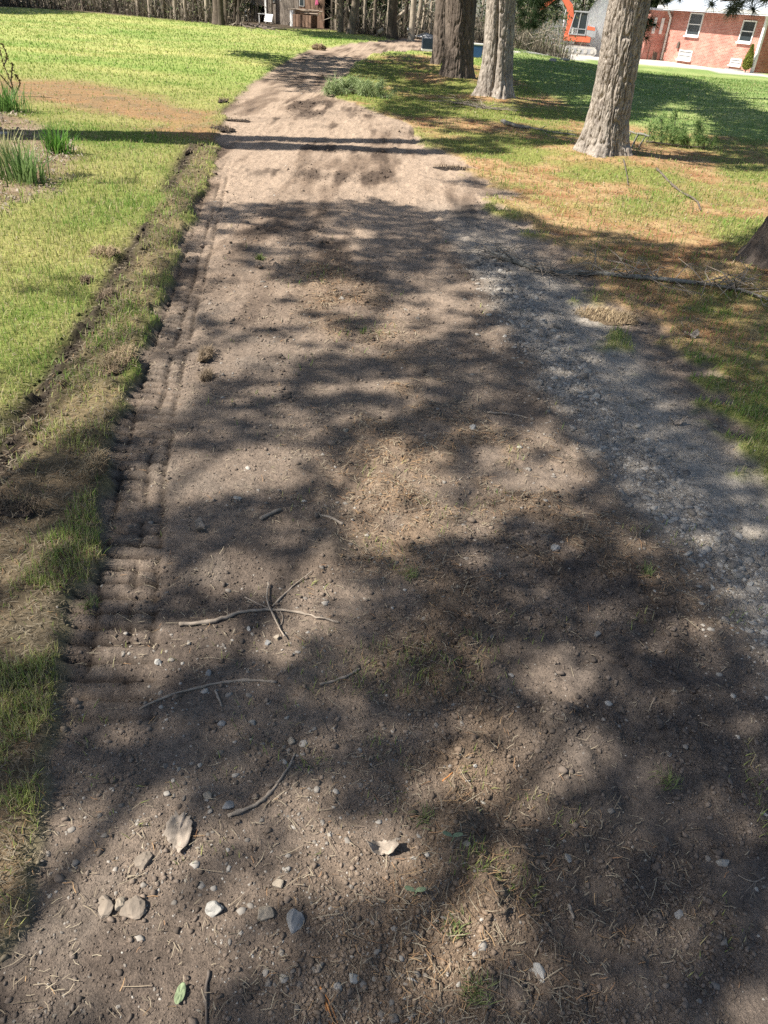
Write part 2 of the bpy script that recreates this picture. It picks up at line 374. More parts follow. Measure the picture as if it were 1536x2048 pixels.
# ------------------------------------------------------------------ mesh helpers
def link(o, parent=None):
    sc.collection.objects.link(o)
    if parent is not None: o.parent = parent
    return o
def tag(o, label=None, cat=None, group=None, kind=None):
    if label: o['label'] = label
    if cat: o['category'] = cat
    if group: o['group'] = group
    if kind: o['kind'] = kind
    return o
def empty(name, loc, label=None, cat=None, group=None, rz=0):
    o = bpy.data.objects.new(name, None); o.empty_display_size = .2; link(o); o.location = [float(v) for v in loc]; o.rotation_euler = (0, 0, rz)
    return tag(o, label, cat, group)

def mesh_np(name, V, F, mat, parent=None, cols=None, smooth=False):
    V = np.asarray(V, np.float32); F = np.asarray(F, np.int32); k = F.shape[1]
    me = bpy.data.meshes.new(name)
    me.vertices.add(len(V)); me.vertices.foreach_set('co', V.ravel())
    me.loops.add(F.size); me.loops.foreach_set('vertex_index', F.ravel())
    me.polygons.add(len(F)); me.polygons.foreach_set('loop_start', np.arange(0, F.size, k, dtype=np.int32))
    if smooth: me.polygons.foreach_set('use_smooth', np.ones(len(F), bool))
    if cols is not None:
        at = me.attributes.new('col', 'FLOAT_COLOR', 'POINT')
        at.data.foreach_set('color', np.concatenate([cols, np.ones((len(cols), 1))], 1).astype(np.float32).ravel())
    me.update(calc_edges=True); me.materials.append(mat)
    return link(bpy.data.objects.new(name, me), parent)

class MB:
    def __init__(s): s.v = []; s.f = []; s.uv = None
    def add(s, v, f):
        o = len(s.v); s.v += [tuple(float(c) for c in p) for p in v]; s.f += [tuple(i + o for i in q) for q in f]; return s
    def box(s, c, d, rot=None, taper=1.0, bev=0.0):
        x, y, z = (k / 2 for k in d)
        v = [Vector((sx * x * (taper if sz > 0 else 1), sy * y * (taper if sz > 0 else 1), sz * z)) for sz in (-1, 1) for sy in (-1, 1) for sx in (-1, 1)]
        if rot is not None: v = [rot @ p for p in v]
        v = [p + Vector(c) for p in v]
        return s.add(v, [(0, 2, 3, 1), (4, 5, 7, 6), (0, 1, 5, 4), (2, 6, 7, 3), (0, 4, 6, 2), (1, 3, 7, 5)])
    def prism(s, poly, y0, y1, ax='y'):   # poly in (x,z) pushed along y
        n = len(poly); v = [(p[0], y0, p[1]) for p in poly] + [(p[0], y1, p[1]) for p in poly]
        f = [tuple(range(n)), tuple(range(2 * n - 1, n - 1, -1))] + [(i, i + n, (i + 1) % n + n, (i + 1) % n) for i in range(n)]
        return s.add(v, f)
    def tube(s, pts, rad, n=8, cap=True, jit=0):
        P = [Vector([float(c) for c in p]) for p in pts]; m = len(P); rad = rad if hasattr(rad, '__len__') else [rad] * m
        v = []; up = Vector((0, 0, 1)); a = None
        for i in range(m):
            t = (P[min(i + 1, m - 1)] - P[max(i - 1, 0)]).normalized()
            if a is None: a = t.orthogonal().normalized()
            a = (a - t * a.dot(t)).normalized(); b = t.cross(a)
            for k in range(n):
                th = 2 * math.pi * k / n; rr = rad[i] * (1 + jit * random.uniform(-1, 1))
                v.append(P[i] + (a * math.cos(th) + b * math.sin(th)) * rr)
        f = [(i * n + k, i * n + (k + 1) % n, (i + 1) * n + (k + 1) % n, (i + 1) * n + k) for i in range(m - 1) for k in range(n)]
        if cap: f += [tuple(range(n - 1, -1, -1)), tuple((m - 1) * n + k for k in range(n))]
        return s.add(v, f)
    def build(s, name, mat, parent=None, smooth=False, bevel=0):
        me = bpy.data.meshes.new(name); me.from_pydata(s.v, [], s.f); me.update()
        if smooth: me.polygons.foreach_set('use_smooth', np.ones(len(me.polygons), bool))
        me.materials.append(mat); o = link(bpy.data.objects.new(name, me), parent)
        if bevel:
            b = o.modifiers.new('edge', 'BEVEL'); b.width = bevel; b.segments = 2; b.limit_method = 'ANGLE'
        return o

def copy_tree(o, parent=None):
    c = o.copy(); sc.collection.objects.link(c); c.parent = parent
    for ch in list(o.children): copy_tree(ch, c)
    return c

def blades(P, L, Wd, az, lean, cols, tipcol=1.15, drop=0.0):
    n = len(P); s = np.stack([np.cos(az), np.sin(az), 0 * az], 1); f = np.stack([-np.sin(az), np.cos(az), 0 * az], 1)
    L = L[:, None]; Wd = Wd[:, None]; lean = lean[:, None]; up = np.array([0, 0, 1.0]); ch = np.sqrt(np.maximum(.04, 1 - (lean * .95) ** 2))
    b0 = P - s * Wd / 2; b1 = P + s * Wd / 2
    mid = P + up * L * .55 * ch + f * L * lean * .35
    m0 = mid - s * Wd * .4; m1 = mid + s * Wd * .4
    tip = P + up * L * (ch - drop * lean) + f * L * lean
    V = np.stack([b0, b1, m0, m1, tip], 1).reshape(-1, 3)
    o = (np.arange(n) * 5)[:, None]
    F = np.concatenate([o + np.array([[0, 1, 3]]), o + np.array([[0, 3, 2]]), o + np.array([[2, 3, 4]])])
    c = np.repeat(cols[:, None, :], 5, 1) * np.array([.8, .8, 1, 1, tipcol])[None, :, None]
    return V, F, np.clip(c.reshape(-1, 3), 0, 1)

def strips(P, L, Wd, az, cols, arch=.12, tilt=None):   # thin stems lying on the ground
    n = len(P); d = np.stack([np.cos(az), np.sin(az), 0 * az], 1); s = np.stack([-np.sin(az), np.cos(az), 0 * az], 1)
    cur = rng.normal(0, .07, n)[:, None] * L[:, None]; up = np.array([0, 0, 1.0])
    tl = (rng.normal(0, .10, n) if tilt is None else tilt)[:, None] * L[:, None]; lf = np.abs(rng.normal(0, arch * .3, n))[:, None] * L[:, None]
    hw = Wd[:, None] / 2
    a = P - d * L[:, None] / 2; b = P + s * cur + up * lf; c = P + d * L[:, None] / 2 + up * np.abs(tl)
    q = up * hw * .9
    V = np.stack([a - s * hw, a + s * hw, b - s * hw + q, b + s * hw - q * .0 + q, c - s * hw * .6, c + s * hw * .6], 1).reshape(-1, 3)
    o = (np.arange(n) * 6)[:, None]
    F = np.concatenate([o + np.array([[0, 1, 3, 2]]), o + np.array([[2, 3, 5, 4]])])
    return V, F, np.repeat(cols, 6, 0)

_OV = []
def _lumpbase():
    v = [(1, 0, 0), (-1, 0, 0), (0, 1, 0), (0, -1, 0), (0, 0, 1), (0, 0, -1)]
    f = [(0, 2, 4), (2, 1, 4), (1, 3, 4), (3, 0, 4), (2, 0, 5), (1, 2, 5), (3, 1, 5), (0, 3, 5)]
    v = [np.array(p, float) for p in v]; mid = {}; nf = []
    def mp(a, b):
        k = (min(a, b), max(a, b))
        if k not in mid:
            p = v[a] + v[b]; v.append(p / np.linalg.norm(p)); mid[k] = len(v) - 1
        return mid[k]
    for a, b, c in f:
        x, y, z = mp(a, b), mp(b, c), mp(c, a); nf += [(a, x, z), (x, b, y), (z, y, c), (x, y, z)]
    return np.array(v), np.array(nf)
LV, LF = _lumpbase()
def lumps(P, size, cols, flat=.7, sink=.3):
    n = len(P); k = len(LV)
    V = LV[None] * (1 + rng.uniform(-.42, .34, (n, k))[..., None])
    sc3 = np.stack([rng.uniform(.7, 1.3, n), rng.uniform(.7, 1.2, n), flat * rng.uniform(.7, 1.2, n)], 1)
    V = V * sc3[:, None, :] * size[:, None, None]
    a = rng.uniform(0, 6.28, n); t = rng.normal(0, .35, n); c, s = np.cos(a)[:, None], np.sin(a)[:, None]; ct, st = np.cos(t)[:, None], np.sin(t)[:, None]
    x, y, z = V[..., 0], V[..., 1], V[..., 2]
    y, z = y * ct - z * st, y * st + z * ct
    V = np.stack([x * c - y * s, x * s + y * c, z], -1) + P[:, None, :] + np.array([0, 0, 1.0]) * (size * flat * (1 - sink) * .6)[:, None, None]
    F = (np.arange(n) * k)[:, None, None] + LF[None]
    return V.reshape(-1, 3), F.reshape(-1, 3), np.repeat(cols, k, 0)

# ------------------------------------------------------------------ ground sheets
nx, ny = len(xs), len(ys)
ii = np.arange(nx * ny).reshape(ny, nx)
Q = np.stack([ii[:-1, :-1].ravel(), ii[:-1, 1:].ravel(), ii[1:, 1:].ravel(), ii[1:, :-1].ravel()], 1)
zone = np.where(drive[Q].mean(1) > .5, 2, np.where(road[Q].mean(1) > .5, 1, 0))
PV = np.stack([X, Y, Z], 1)
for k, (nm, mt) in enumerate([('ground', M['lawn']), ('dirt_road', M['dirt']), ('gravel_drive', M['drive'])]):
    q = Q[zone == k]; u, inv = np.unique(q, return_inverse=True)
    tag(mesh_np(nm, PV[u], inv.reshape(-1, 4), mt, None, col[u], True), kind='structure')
print('grid', nx, ny)

# ------------------------------------------------------------------ ground cover
def sector(n, d0, d1, a0=-44, a1=44, pw=0.0):
    u = rng.random(n); d = d0 * (d1 / d0) ** u
    a = R(90) - np.radians(rng.uniform(a0, a1, n)); return d * np.cos(a), d * np.sin(a), d
gm = lambda g, x, y: samp(g, x, y)

# live grass
x, y, d = sector(560000, .8, 46, -50, 46)
g_road = gm(road, x, y); g_need = gm(needle, x, y); g_torn = gm(torn, x, y); g_for = gm(forest, x, y); g_dr = gm(drive, x, y); g_bed = gm(bed, x, y); g_str = gm(streak, x, y); g_soil = gm(soil, x, y)
tuft = fbm(x * 4, y * 4, 3, 71); big = fbm(x * .85, y * .85, 4, 55); med = gm(median, x, y)
dens = np.ones(len(x))
dens = np.where(g_need > .5, .20 + .75 * sst(.38, .58, big - .07 * sst(8, 4, y)) , dens)
dens *= 1 - .78 * g_torn * (1 - .9 * sst(.44, .56, tuft))
dens *= 1 - .9 * g_str; dens *= 1 - .9 * np.clip(g_soil * 1.2, 0, 1); dens *= (1 - g_for) * (1 - g_dr); dens *= 1 - .45 * g_bed
dens *= 1 - .94 * sst(2.9, 2.3, y) * (x < 0) * (1 - sst(.55, .65, tuft))
rp = .12 * med * sst(.56, .66, tuft) + .012 * sst(.6, .7, tuft) * sst(7, 4, y)
rp = rp + .22 * sst(.50, .62, tuft) * (x > .95) * sst(1.35, 1.0, y) * (x < 2)
dens = np.where(g_road > .5, rp, dens)
keep = (rng.random(len(x)) < dens) & (d > .9)
x, y, d, tuft = x[keep], y[keep], d[keep], tuft[keep]; g_road = g_road[keep]; g_need = g_need[keep]; g_torn = g_torn[keep]
n = len(x); print('grass', n)
P = np.stack([x, y, HZ(x, y) - .004], 1)
L = (.032 + .02 * tuft) * rng.uniform(.5, 1.35, n) * (.55 + .45 * (d / 4) ** .55); L = np.where(g_road > .5, L * .8, L) * (1 - .35 * sst(6, 12, d))
Wd = .0021 * (d / 2) ** .85 * rng.uniform(.7, 1.4, n)
Wd = np.maximum(Wd, .0022)
mixn = ctr(fbm(x * 1.2, y * 1.2, 4, 5), 2.2); yl = np.clip(mixn * .75 + rng.normal(0, .22, n), 0, 1)
gc = mixc(C3(.19, .315, .06), C3(.52, .50, .18), yl)
farc = mixc(C3(.17, .30, .052), C3(.42, .44, .14), np.clip(ctr(fbm(x * .5, y * .9, 4, 77), 1.8) + rng.normal(0, .2, n), 0, 1))
gc = mixc(gc, farc, sst(9, 18, y)); gc = mixc(gc, mixc(C3(.15, .27, .07), C3(.32, .38, .13), rng.random(n)), sst(1.5, 4, x) * sst(9, 14, y))
strw = rng.random(n) < np.where(y < 3, .32, .20) * (1 - .7 * sst(9, 16, y)); gc[strw] = mixc(C3(.42, .34, .17), C3(.52, .46, .26), rng.random(strw.sum()))
gc *= rng.uniform(.75, 1.2, n)[:, None]
V, F, c = blades(P, L, Wd, rng.uniform(0, 6.28, n), np.abs(rng.normal(.45, .28, n)).clip(0, .95), gc)
tag(mesh_np('grass', V, F, M['blade'], None, c), 'short green and yellowed lawn grass growing beside the dirt road', 'grass', kind='stuff')

# dry stems and pine needles
x, y, d = sector(560000, .45, 34, -54, 54)
g_road = gm(road, x, y); g_need = gm(needle, x, y); med = gm(median, x, y); g_torn = gm(torn, x, y); g_str = gm(streak, x, y); g_for = gm(forest, x, y)
cl = fbm(x * 3.2, y * 3.2, 4, 91)
dens = np.where(g_road > .5, (.14 * sst(.40, .62, cl) + .02) * sst(6, 2.2, y) + .75 * med * sst(9, 5, y) * (.12 + .88 * sst(1.3, 2.4, y)) + .006, .10)
dens = np.where((g_road < .5) & (g_need > .5), .75 - .45 * sst(.42, .60, fbm(x * .85, y * .85, 4, 55)), dens)
dens = np.maximum(dens, .6 * g_torn); dens = np.maximum(dens, .5 * g_str)
dens = np.where((g_road < .5) & (y < 2.9) & (x < 0), .42, dens) * (1 - .8 * gm(drive, x, y)) * (1 - .5 * g_for)
dens = dens * np.where(g_road > .5, .20 + .40 * sst(1.6, 3.5, y), .62); keep = (rng.random(len(x)) < dens) & (d > .5); x, y, d, g_need, g_road, g_torn, med = (v[keep] for v in (x, y, d, g_need, g_road, g_torn, med)); n = len(x); print('straw', n)
L = rng.uniform(.008, .030, n) * (1 + 1.3 * (rng.random(n) < .10) + .5 * (rng.random(n) < .5) * np.maximum(med, np.maximum(g_torn, (g_need > .5) * (g_road < .5)))) * (.7 + .3 * (d / 3) ** .5); Wd = np.maximum(.0013, .00095 * d ** .9) * rng.uniform(.7, 1.4, n)
P = np.stack([x, y, HZ(x, y) + .003 + .006 * rng.random(n) * (1 + 2 * g_torn + 1.5 * med)], 1)
cc = mixc(C3(.30, .24, .165), C3(.44, .37, .26), rng.random(n)); orng = rng.random(n) < (.10 + .65 * (g_need > .5) * (g_road < .5) + .35 * med); cc[orng] = mixc(C3(.30, .165, .09), C3(.48, .32, .17), rng.random(orng.sum()))
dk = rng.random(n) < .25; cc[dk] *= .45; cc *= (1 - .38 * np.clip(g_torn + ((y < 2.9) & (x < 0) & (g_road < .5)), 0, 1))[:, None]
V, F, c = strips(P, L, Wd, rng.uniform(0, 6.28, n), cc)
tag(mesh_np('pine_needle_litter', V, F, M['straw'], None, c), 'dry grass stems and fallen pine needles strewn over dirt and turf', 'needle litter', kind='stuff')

# soil crumbs
x, y, d = sector(420000, .45, 24, -54, 54)
g_road = gm(road, x, y); cl = fbm(x * 4.5, y * 4.5, 3, 131)
dens = g_road * (.10 + .25 * sst(.45, .65, cl)) * sst(9, 5, y) + .75 * gm(rough, x, y) * sst(.35, .6, cl) + .35 * gm(median, x, y) + .8 * gm(soil, x, y) + .35 * gm(torn, x, y) * sst(.5, .6, cl) + g_road * .5 * sst(.56, .68, fbm(x * 1.2, y * 1.2, 4, 5) * .5 + fbm(x * 2.6, y * .45, 4, 401) * .5) * sst(3, 6, y)
keep = (rng.random(len(x)) < dens) & (d > .5); x, y, d = x[keep], y[keep], d[keep]; n = len(x)
sz = .0013 * rng.pareto(2.6, n).clip(0, 4) + .0014; sz *= (.75 + .25 * d) * (1 + .5 * (rng.random(n) < .06))
base = np.stack([samp(col[:, k], x, y) for k in range(3)], 1) * rng.uniform(.55, 1.15, n)[:, None]
V, F, c = lumps(np.stack([x, y, HZ(x, y)], 1), sz, base, .75)
print('crumbs', n)
tag(mesh_np('soil_crumbs', V, F, M['crumb'], None, c), 'crumbled dark soil and small clods scattered over the dirt road', 'soil', kind='stuff')

# gravel
x, y, d = sector(260000, .45, 16, -54, 54)
g = gm(gravel, x, y); g_road = gm(road, x, y); cl = fbm(x * 2.1, y * 2.1, 3, 171)
dens = .95 * g * sst(8, 5, y) + g_road * (.010 + .05 * sst(.5, .68, cl)) + .05 * np.exp(-(pline(x, y, GRAV)[0] / .45) ** 2)
keep = (rng.random(len(x)) < dens) & (d > .5); x, y, d = x[keep], y[keep], d[keep]; n = len(x); print('gravel', n)
sz = (.0022 + .0024 * rng.pareto(2.8, n).clip(0, 3.4)) * (.72 + .24 * d.clip(0, 5)); pale = np.clip(rng.random(n) + .15 * gm(gravel, x, y), 0, 1.0); sz = sz * (1 + .75 * gm(gravel, x, y))
cc = mixc(C3(.17, .148, .125), C3(.42, .38, .325), pale ** 1.9)
V, F, c = lumps(np.stack([x, y, HZ(x, y)], 1), sz, cc, .5, 1.15)
tag(mesh_np('gravel', V, F, M['crumb'], None, c), 'small pale grey stones spread along the right wheel track', 'gravel', kind='stuff')

# dead leaves in the bed and on the left verge
x, y, d = sector(60000, .9, 12, -46, 0)
dens = .6 * gm(bed, x, y) * sst(.35, .6, fbm(x * 3, y * 3, 3, 201))
keep = rng.random(len(x)) < dens; x, y, d = x[keep], y[keep], d[keep]; n = len(x)
cc = mixc(C3(.14, .11, .08), C3(.42, .36, .28), rng.random(n) ** 1.4)
V, F, c = strips(np.stack([x, y, HZ(x, y) + .01 + .02 * rng.random(n)], 1), rng.uniform(.02, .045, n) * (.5 + .08 * d), rng.uniform(.008, .02, n) * (.5 + .08 * d), rng.uniform(0, 6.28, n), cc, .9)
tag(mesh_np('leaf_litter', V, F, M['straw'], None, c), 'pale dry fallen leaves covering the planting bed and left verge', 'leaf litter', kind='stuff')


# ------------------------------------------------------------------ trees
def needles(P, n_each, L, Wd, c1, c2, spread=1.0, bias=(0, 0, 0)):
    P = np.repeat(np.asarray(P, float), n_each, 0); n = len(P)
    d = rng.normal(0, 1, (n, 3)) * spread + np.asarray(bias); d /= np.linalg.norm(d, axis=1)[:, None] + 1e-9
    s = np.cross(d, rng.normal(0, 1, (n, 3))); s /= np.linalg.norm(s, axis=1)[:, None] + 1e-9
    l = (L * rng.uniform(.6, 1.2, n))[:, None]; wd = (Wd * rng.uniform(.7, 1.3, n))[:, None]
    V = np.stack([P - s * wd / 2, P + s * wd / 2, P + d * l * .6 + s * wd * .35, P + d * l], 1).reshape(-1, 3)
    o = (np.arange(n) * 4)[:, None]; F = np.concatenate([o + np.array([[0, 1, 2]]), o + np.array([[0, 2, 3]])])
    c = mixc(np.asarray(c1), np.asarray(c2), rng.random(n)); return V, F, np.repeat(c, 4, 0)

def trunk(mat, parent, r0, r1, H, lean=(0, 0), nth=120, zf=3.0, dz=.02, seed=0, depth=.02, flare=.18, seam=None, lobes=5, name='trunk', cell=.055):
    zz = np.concatenate([np.arange(-.25, zf, dz), np.linspace(zf, H, 24)]); th = np.linspace(0, 2 * np.pi, nth, endpoint=False)
    ZZ, TT = np.meshgrid(zz, th, indexing='ij'); c, sn = np.cos(TT), np.sin(TT)
    t = np.clip(ZZ / H, 0, 1); r = r0 * (1 - t) + r1 * t
    lob = 1 + .35 * np.cos(lobes * TT + seed) + .3 * np.cos(3 * TT + 2 * seed)
    r = r + flare * np.exp(-np.maximum(ZZ, -.1) / .22) * lob * .6 + r0 * .05 * np.cos(2 * TT + ZZ * .6 + seed)
    k = r0 / cell
    wx = (vn3(c * k * .5, sn * k * .5, ZZ * 3 + 7, seed + 3) - .5) * 1.5
    a1 = vn3(c * k + wx, sn * k + wx, ZZ * (.13 / cell) + seed, seed + 11); a2 = vn3(c * k * 2.3, sn * k * 2.3, ZZ * (.42 / cell) + 3, seed + 23); a3 = vn3(c * k * 4, sn * k * 4, ZZ * (2.2 / cell), seed + 31)
    f1 = sst(.02, .24, np.abs(2 * a1 - 1)); f2 = sst(.02, .30, np.abs(2 * a2 - 1))
    big = vn3(c * 2.2, sn * 2.2, ZZ * 1.4, seed + 41) - .5
    fade = sst(zf + .01, zf - .4, ZZ)
    r = r + fade * depth * (f1 * .75 + f2 * .55 * f1 + (a3 - .5) * .35 - .7) + big * r0 * .12
    if seam is not None:
        for (sa, sw, sd) in seam:
            dd = np.angle(np.exp(1j * (TT - sa - .10 * np.sin(ZZ * 2.3)))); r = r - sd * np.exp(-(dd / sw) ** 2)
    PX = c * r + lean[0] * ZZ + .02 * np.sin(ZZ * 1.3 + seed); PY = sn * r + lean[1] * ZZ; V = np.stack([PX, PY, ZZ], -1).reshape(-1, 3)
    nz = len(zz); i = np.arange(nz * nth).reshape(nz, nth); j = np.roll(i, -1, 1)
    F = np.stack([i[:-1], j[:-1], j[1:], i[1:]], -1).reshape(-1, 4)
    return mesh_np(name, V, F, mat, parent, None, True)

TREES = {}
def pine(key, loc, dia, H, lean, label, group, seed, mat='bark', **k):
    t = empty('pine_tree', (loc[0], loc[1], float(macro(*loc))), label, 'tree', group)
    trunk(M[mat], t, dia / 2, .07, H, lean, seed=seed, **k)
    TREES[key] = dict(root=t, xy=np.array(loc, float), z=float(macro(*loc)), lean=np.array(lean), H=H, cl=[], mat=mat); return t
GP = 'pines standing in a row beside the dirt road'
pine('C', TB['C'], .50, 15, (-.012, 0), 'thick grey pine trunk rising from orange needles, a dark branch shadow crossing its bark', GP, 3, nth=260, zf=2.9, dz=.014, depth=.028, flare=.20, cell=.030)
pine('B', TB['B'], .58, 16, (-.05, 0), 'pine trunk with a deep split running up its bark, second from the brick house', GP, 8, nth=180, zf=3.0, dz=.018, depth=.026, flare=.17, seam=[(-1.85, .13, .085), (-.75, .2, .05)], cell=.05)
pine('A', TB['A'], .66, 17, (-.06, .0), 'brown shaded pine trunk standing beside the blue bin', GP, 12, 'barkd', nth=140, zf=3.2, dz=.025, depth=.026, flare=.12, seam=[(-1.2, .2, .05)])
pine('A0', TB['A0'], .52, 16, (-.05, 0), 'dark pine trunk farthest along the row, beside the navy cart', GP, 17, 'barkd', nth=100, zf=3.4, dz=.03, depth=.025, flare=.10)
pine('D', TB['D'], .52, 15, (0.0, 0), 'dark shaded pine trunk cut off by the edge of the picture, beside the fallen branch', GP, 21, 'barkd', nth=220, zf=2.2, dz=.014, depth=.03, flare=.24)
sd = np.array([math.cos(R(SUN_AZ)), math.sin(R(SUN_AZ))])
bar0 = G(0, 270) - sd * 4.6
GL = 'pines across the road that shade it'
for key, xy, hh, lb in (('L1', bar0, 13, 'forked pine whose trunk throws the long dark bar of shadow across the dirt road'), ('L2', (-5.6, -2.8), 11, 'pine behind the left verge that shades the near end of the dirt road'), ('L3', (-7.6, -2.6), 12, 'pine set back from the left verge that dapples the middle of the dirt road')):
    t = empty('pine_tree', (xy[0], xy[1], float(macro(*xy))), lb, 'tree', GL)
    m = MB()
    if key == 'L1':
        m.tube([(0, 0, -.2), (0, 0, 2), (.03, 0, 4.5), (.05, .02, 7)], [.46, .42, .40, .38], 16)
        s1 = np.array([-sd[1], sd[0]])
        for q, o in ((1, .28), (-1, .27)): m.tube([(.05, .02, 6.6), (.05 + q * o * s1[0] * .8, q * o * s1[1] * .8, 7.6), (.05 + q * o * s1[0], q * o * s1[1], 9), (.05 + q * 1.2 * o * s1[0], q * 1.2 * o * s1[1], 12.6)], [.27, .26, .25, .12], 14)
    else: m.tube([(0, 0, -.2), (0, 0, 1), (.05, .05, 5), (.1, 0, hh)], [.3, .24, .19, .04], 14)
    m.build('trunk', M['bark'], t, True)
    TREES[key] = dict(root=t, xy=np.array(xy, float), z=float(macro(*xy)), lean=np.zeros(2), H=hh, cl=[], mat='bark')

for key, xy, lb in (('F1', G(-60, 10) + np.array([-6.5, -.5]), 'dark pine at the far left corner of the wood, shading the lawn edge'), ('F2', G(437, 52), 'broadest dark trunk just left of the shed, shading the lawn before it')):
    t = empty('pine_tree', (xy[0], xy[1], float(macro(*xy))), lb, 'tree', 'pines at the edge of the wood'); m = MB(); m.tube([(0, 0, -.2), (0, 0, .1), (0, 0, .6), (.05, 0, 4), (.1, 0, 11)], [.36, .30, .22, .19, .04], 14, jit=.06); m.build('trunk', M['barkd'], t, True)
    TREES[key] = dict(root=t, xy=np.array(xy, float), z=float(macro(*xy)), lean=np.zeros(2), H=11, cl=[], mat='barkd')
# unseen crown clumps are added along sun rays to cast these ground shade outlines
SHADE = [([(385, 440), (480, 408), (620, 402), (760, 398), (840, 418), (900, 425), (960, 408), (1040, 425), (1110, 455), (1250, 475), (1400, 500), (1536, 455), (1800, 440), (2700, 440), (2700, 2500), (-400, 2500), (-400, 1010), (0, 990), (70, 950), (235, 850), (265, 760), (330, 570), (375, 480)], .93),
         ([(560, 118), (640, 112), (760, 122), (830, 150), (840, 215), (760, 215), (640, 205), (545, 160)], .50), ([(800, 108), (890, 120), (960, 200), (880, 260), (800, 240), (740, 215), (760, 150)], .60),
         ([(880, 262), (960, 245), (1150, 275), (1160, 305), (960, 305), (890, 300)], .42), ([(1025, 118), (1190, 128), (1300, 134), (1400, 165), (1536, 235), (1700, 270), (1700, 300), (1536, 300), (1400, 285), (1260, 245), (1040, 240), (1025, 180)], .97),
         ([(1240, 300), (1330, 285), (1536, 300), (1600, 340), (1536, 345), (1330, 330), (1250, 320)], .72), ([(600, 62), (720, 66), (840, 84), (760, 84), (620, 74)], .85), ([(-300, 6), (0, 8), (100, 18), (190, 29), (60, 30), (-300, 22)], .9),
         ([(490, 106), (560, 112), (560, 124), (490, 116)], .6), ([(60, 560), (160, 560), (200, 600), (80, 610)], .3), ([(130, 350), (300, 370), (280, 385), (140, 365)], .3), ([(940, 350), (1060, 385), (1040, 400), (950, 380)], .3)]
LIT = [(455, 450, 60, 40, .15), (700, 470, 60, 18, .5), (600, 650, 150, 70, 1.0), (440, 560, 60, 80, .2), (340, 690, 80, 80, .3), (520, 600, 95, 48, .05), (690, 592, 60, 42, .15), (640, 690, 115, 36, .35), (850, 640, 88, 46, .12), (955, 600, 62, 26, .1), (935, 690, 75, 20, .2), (570, 505, 150, 22, .5), (900, 560, 60, 22, .45), (1205, 632, 60, 24, .0),
       (500, 935, 150, 48, .08), (345, 960, 90, 45, .08), (340, 765, 62, 48, .12), (480, 715, 110, 40, .35), (790, 1000, 115, 90, .05), (760, 910, 60, 45, .15), (1060, 940, 115, 72, .10), (930, 1045, 80, 30, .1), (770, 782, 62, 24, .3), (690, 830, 55, 14, .4), (555, 832, 72, 32, .35),
       (520, 1160, 105, 42, .08), (650, 1165, 90, 55, .25), (600, 1255, 90, 32, .3), (265, 1150, 62, 50, .4), (290, 1300, 95, 42, .05), (430, 1295, 140, 42, .4), (1420, 1080, 25, 19, .05), (1155, 1350, 95, 48, .15), (1425, 1262, 42, 26, .2), (1310, 1280, 42, 30, .4),
       (1000, 1565, 120, 78, .15), (1140, 1512, 92, 66, .2), (960, 1470, 90, 45, .4), (180, 1700, 150, 85, .05), (80, 1850, 200, 170, .12), (330, 1800, 200, 170, .25), (560, 1690, 190, 85, .35), (560, 1800, 130, 60, .3), (760, 1720, 120, 70, .2), (250, 1980, 260, 120, .2), (950, 1825, 125, 110, .0), (940, 1925, 100, 70, .0), (740, 1985, 130, 90, .2), (1110, 1950, 70, 60, .5), (1140, 1855, 45, 36, .5), (1490, 2020, 80, 42, .05), (60, 1215, 85, 95, .12), (60, 1080, 90, 40, .45), (960, 655, 60, 20, .2), (1400, 560, 60, 14, .5), (1100, 200, 90, 7, .35), (1330, 270, 60, 10, .5), (712, 192, 80, 34, 0.), (1352, 262, 70, 48, .1)]
DARK = [([(430, 2070), (560, 1955), (700, 1865), (850, 1792), (940, 1725)], 34), ([(-60, 1070), (120, 1000), (240, 905), (400, 862), (560, 800), (700, 760)], 36), ([(200, 1030), (420, 1045), (600, 1045)], 26), ([(1060, 580), (1000, 640), (930, 668), (850, 705), (790, 750)], 17), ([(90, 1400), (300, 1420), (480, 1370), (640, 1330)], 50), ([(60, 1560), (240, 1570), (420, 1500)], 45),
        ([(640, 940), (650, 1060), (760, 1180), (900, 1240)], 34), ([(1060, 1760), (1085, 1850), (1050, 1940), (1020, 2060)], 34), ([(400, 420), (520, 440), (640, 455), (800, 440)], 20), ([(560, 560), (640, 540), (760, 560), (860, 520)], 16), ([(600, 740), (760, 720), (900, 700)], 22)]
SDX = np.array([math.cos(R(SUN_AZ)), math.sin(R(SUN_AZ))])
def shade_at(x, y):
    px, py, ok = proj(x, y, macro(x, y)); d = np.zeros(x.shape)
    for poly, v in SHADE: d = np.maximum(d, v * (psd(px, py, poly) < 0))
    for (cx, cy, rx, ry, lv) in LIT:
        e = (((px - cx) / rx) ** 2 + ((py - cy) / ry) ** 2) / 1.45; d = d * (lv * .8 + (1 - lv * .8) * sst(.65, 1.15, e))
    for pl, wd in DARK:
        q, _, _ = pline(px, py, pl); d = np.maximum(d, .95 * sst(wd, wd * .75, q))
    for kx in ('C', 'B'):
        rx_, ry_ = x - TB[kx][0], y - TB[kx][1]; al = rx_ * SDX[0] + ry_ * SDX[1]; pe = np.abs(-rx_ * SDX[1] + ry_ * SDX[0]); d = d * (1 - ((al > -.1) & (al < 2.6) & (pe < .42)))
    return d * ok
KEYS = list(TREES)
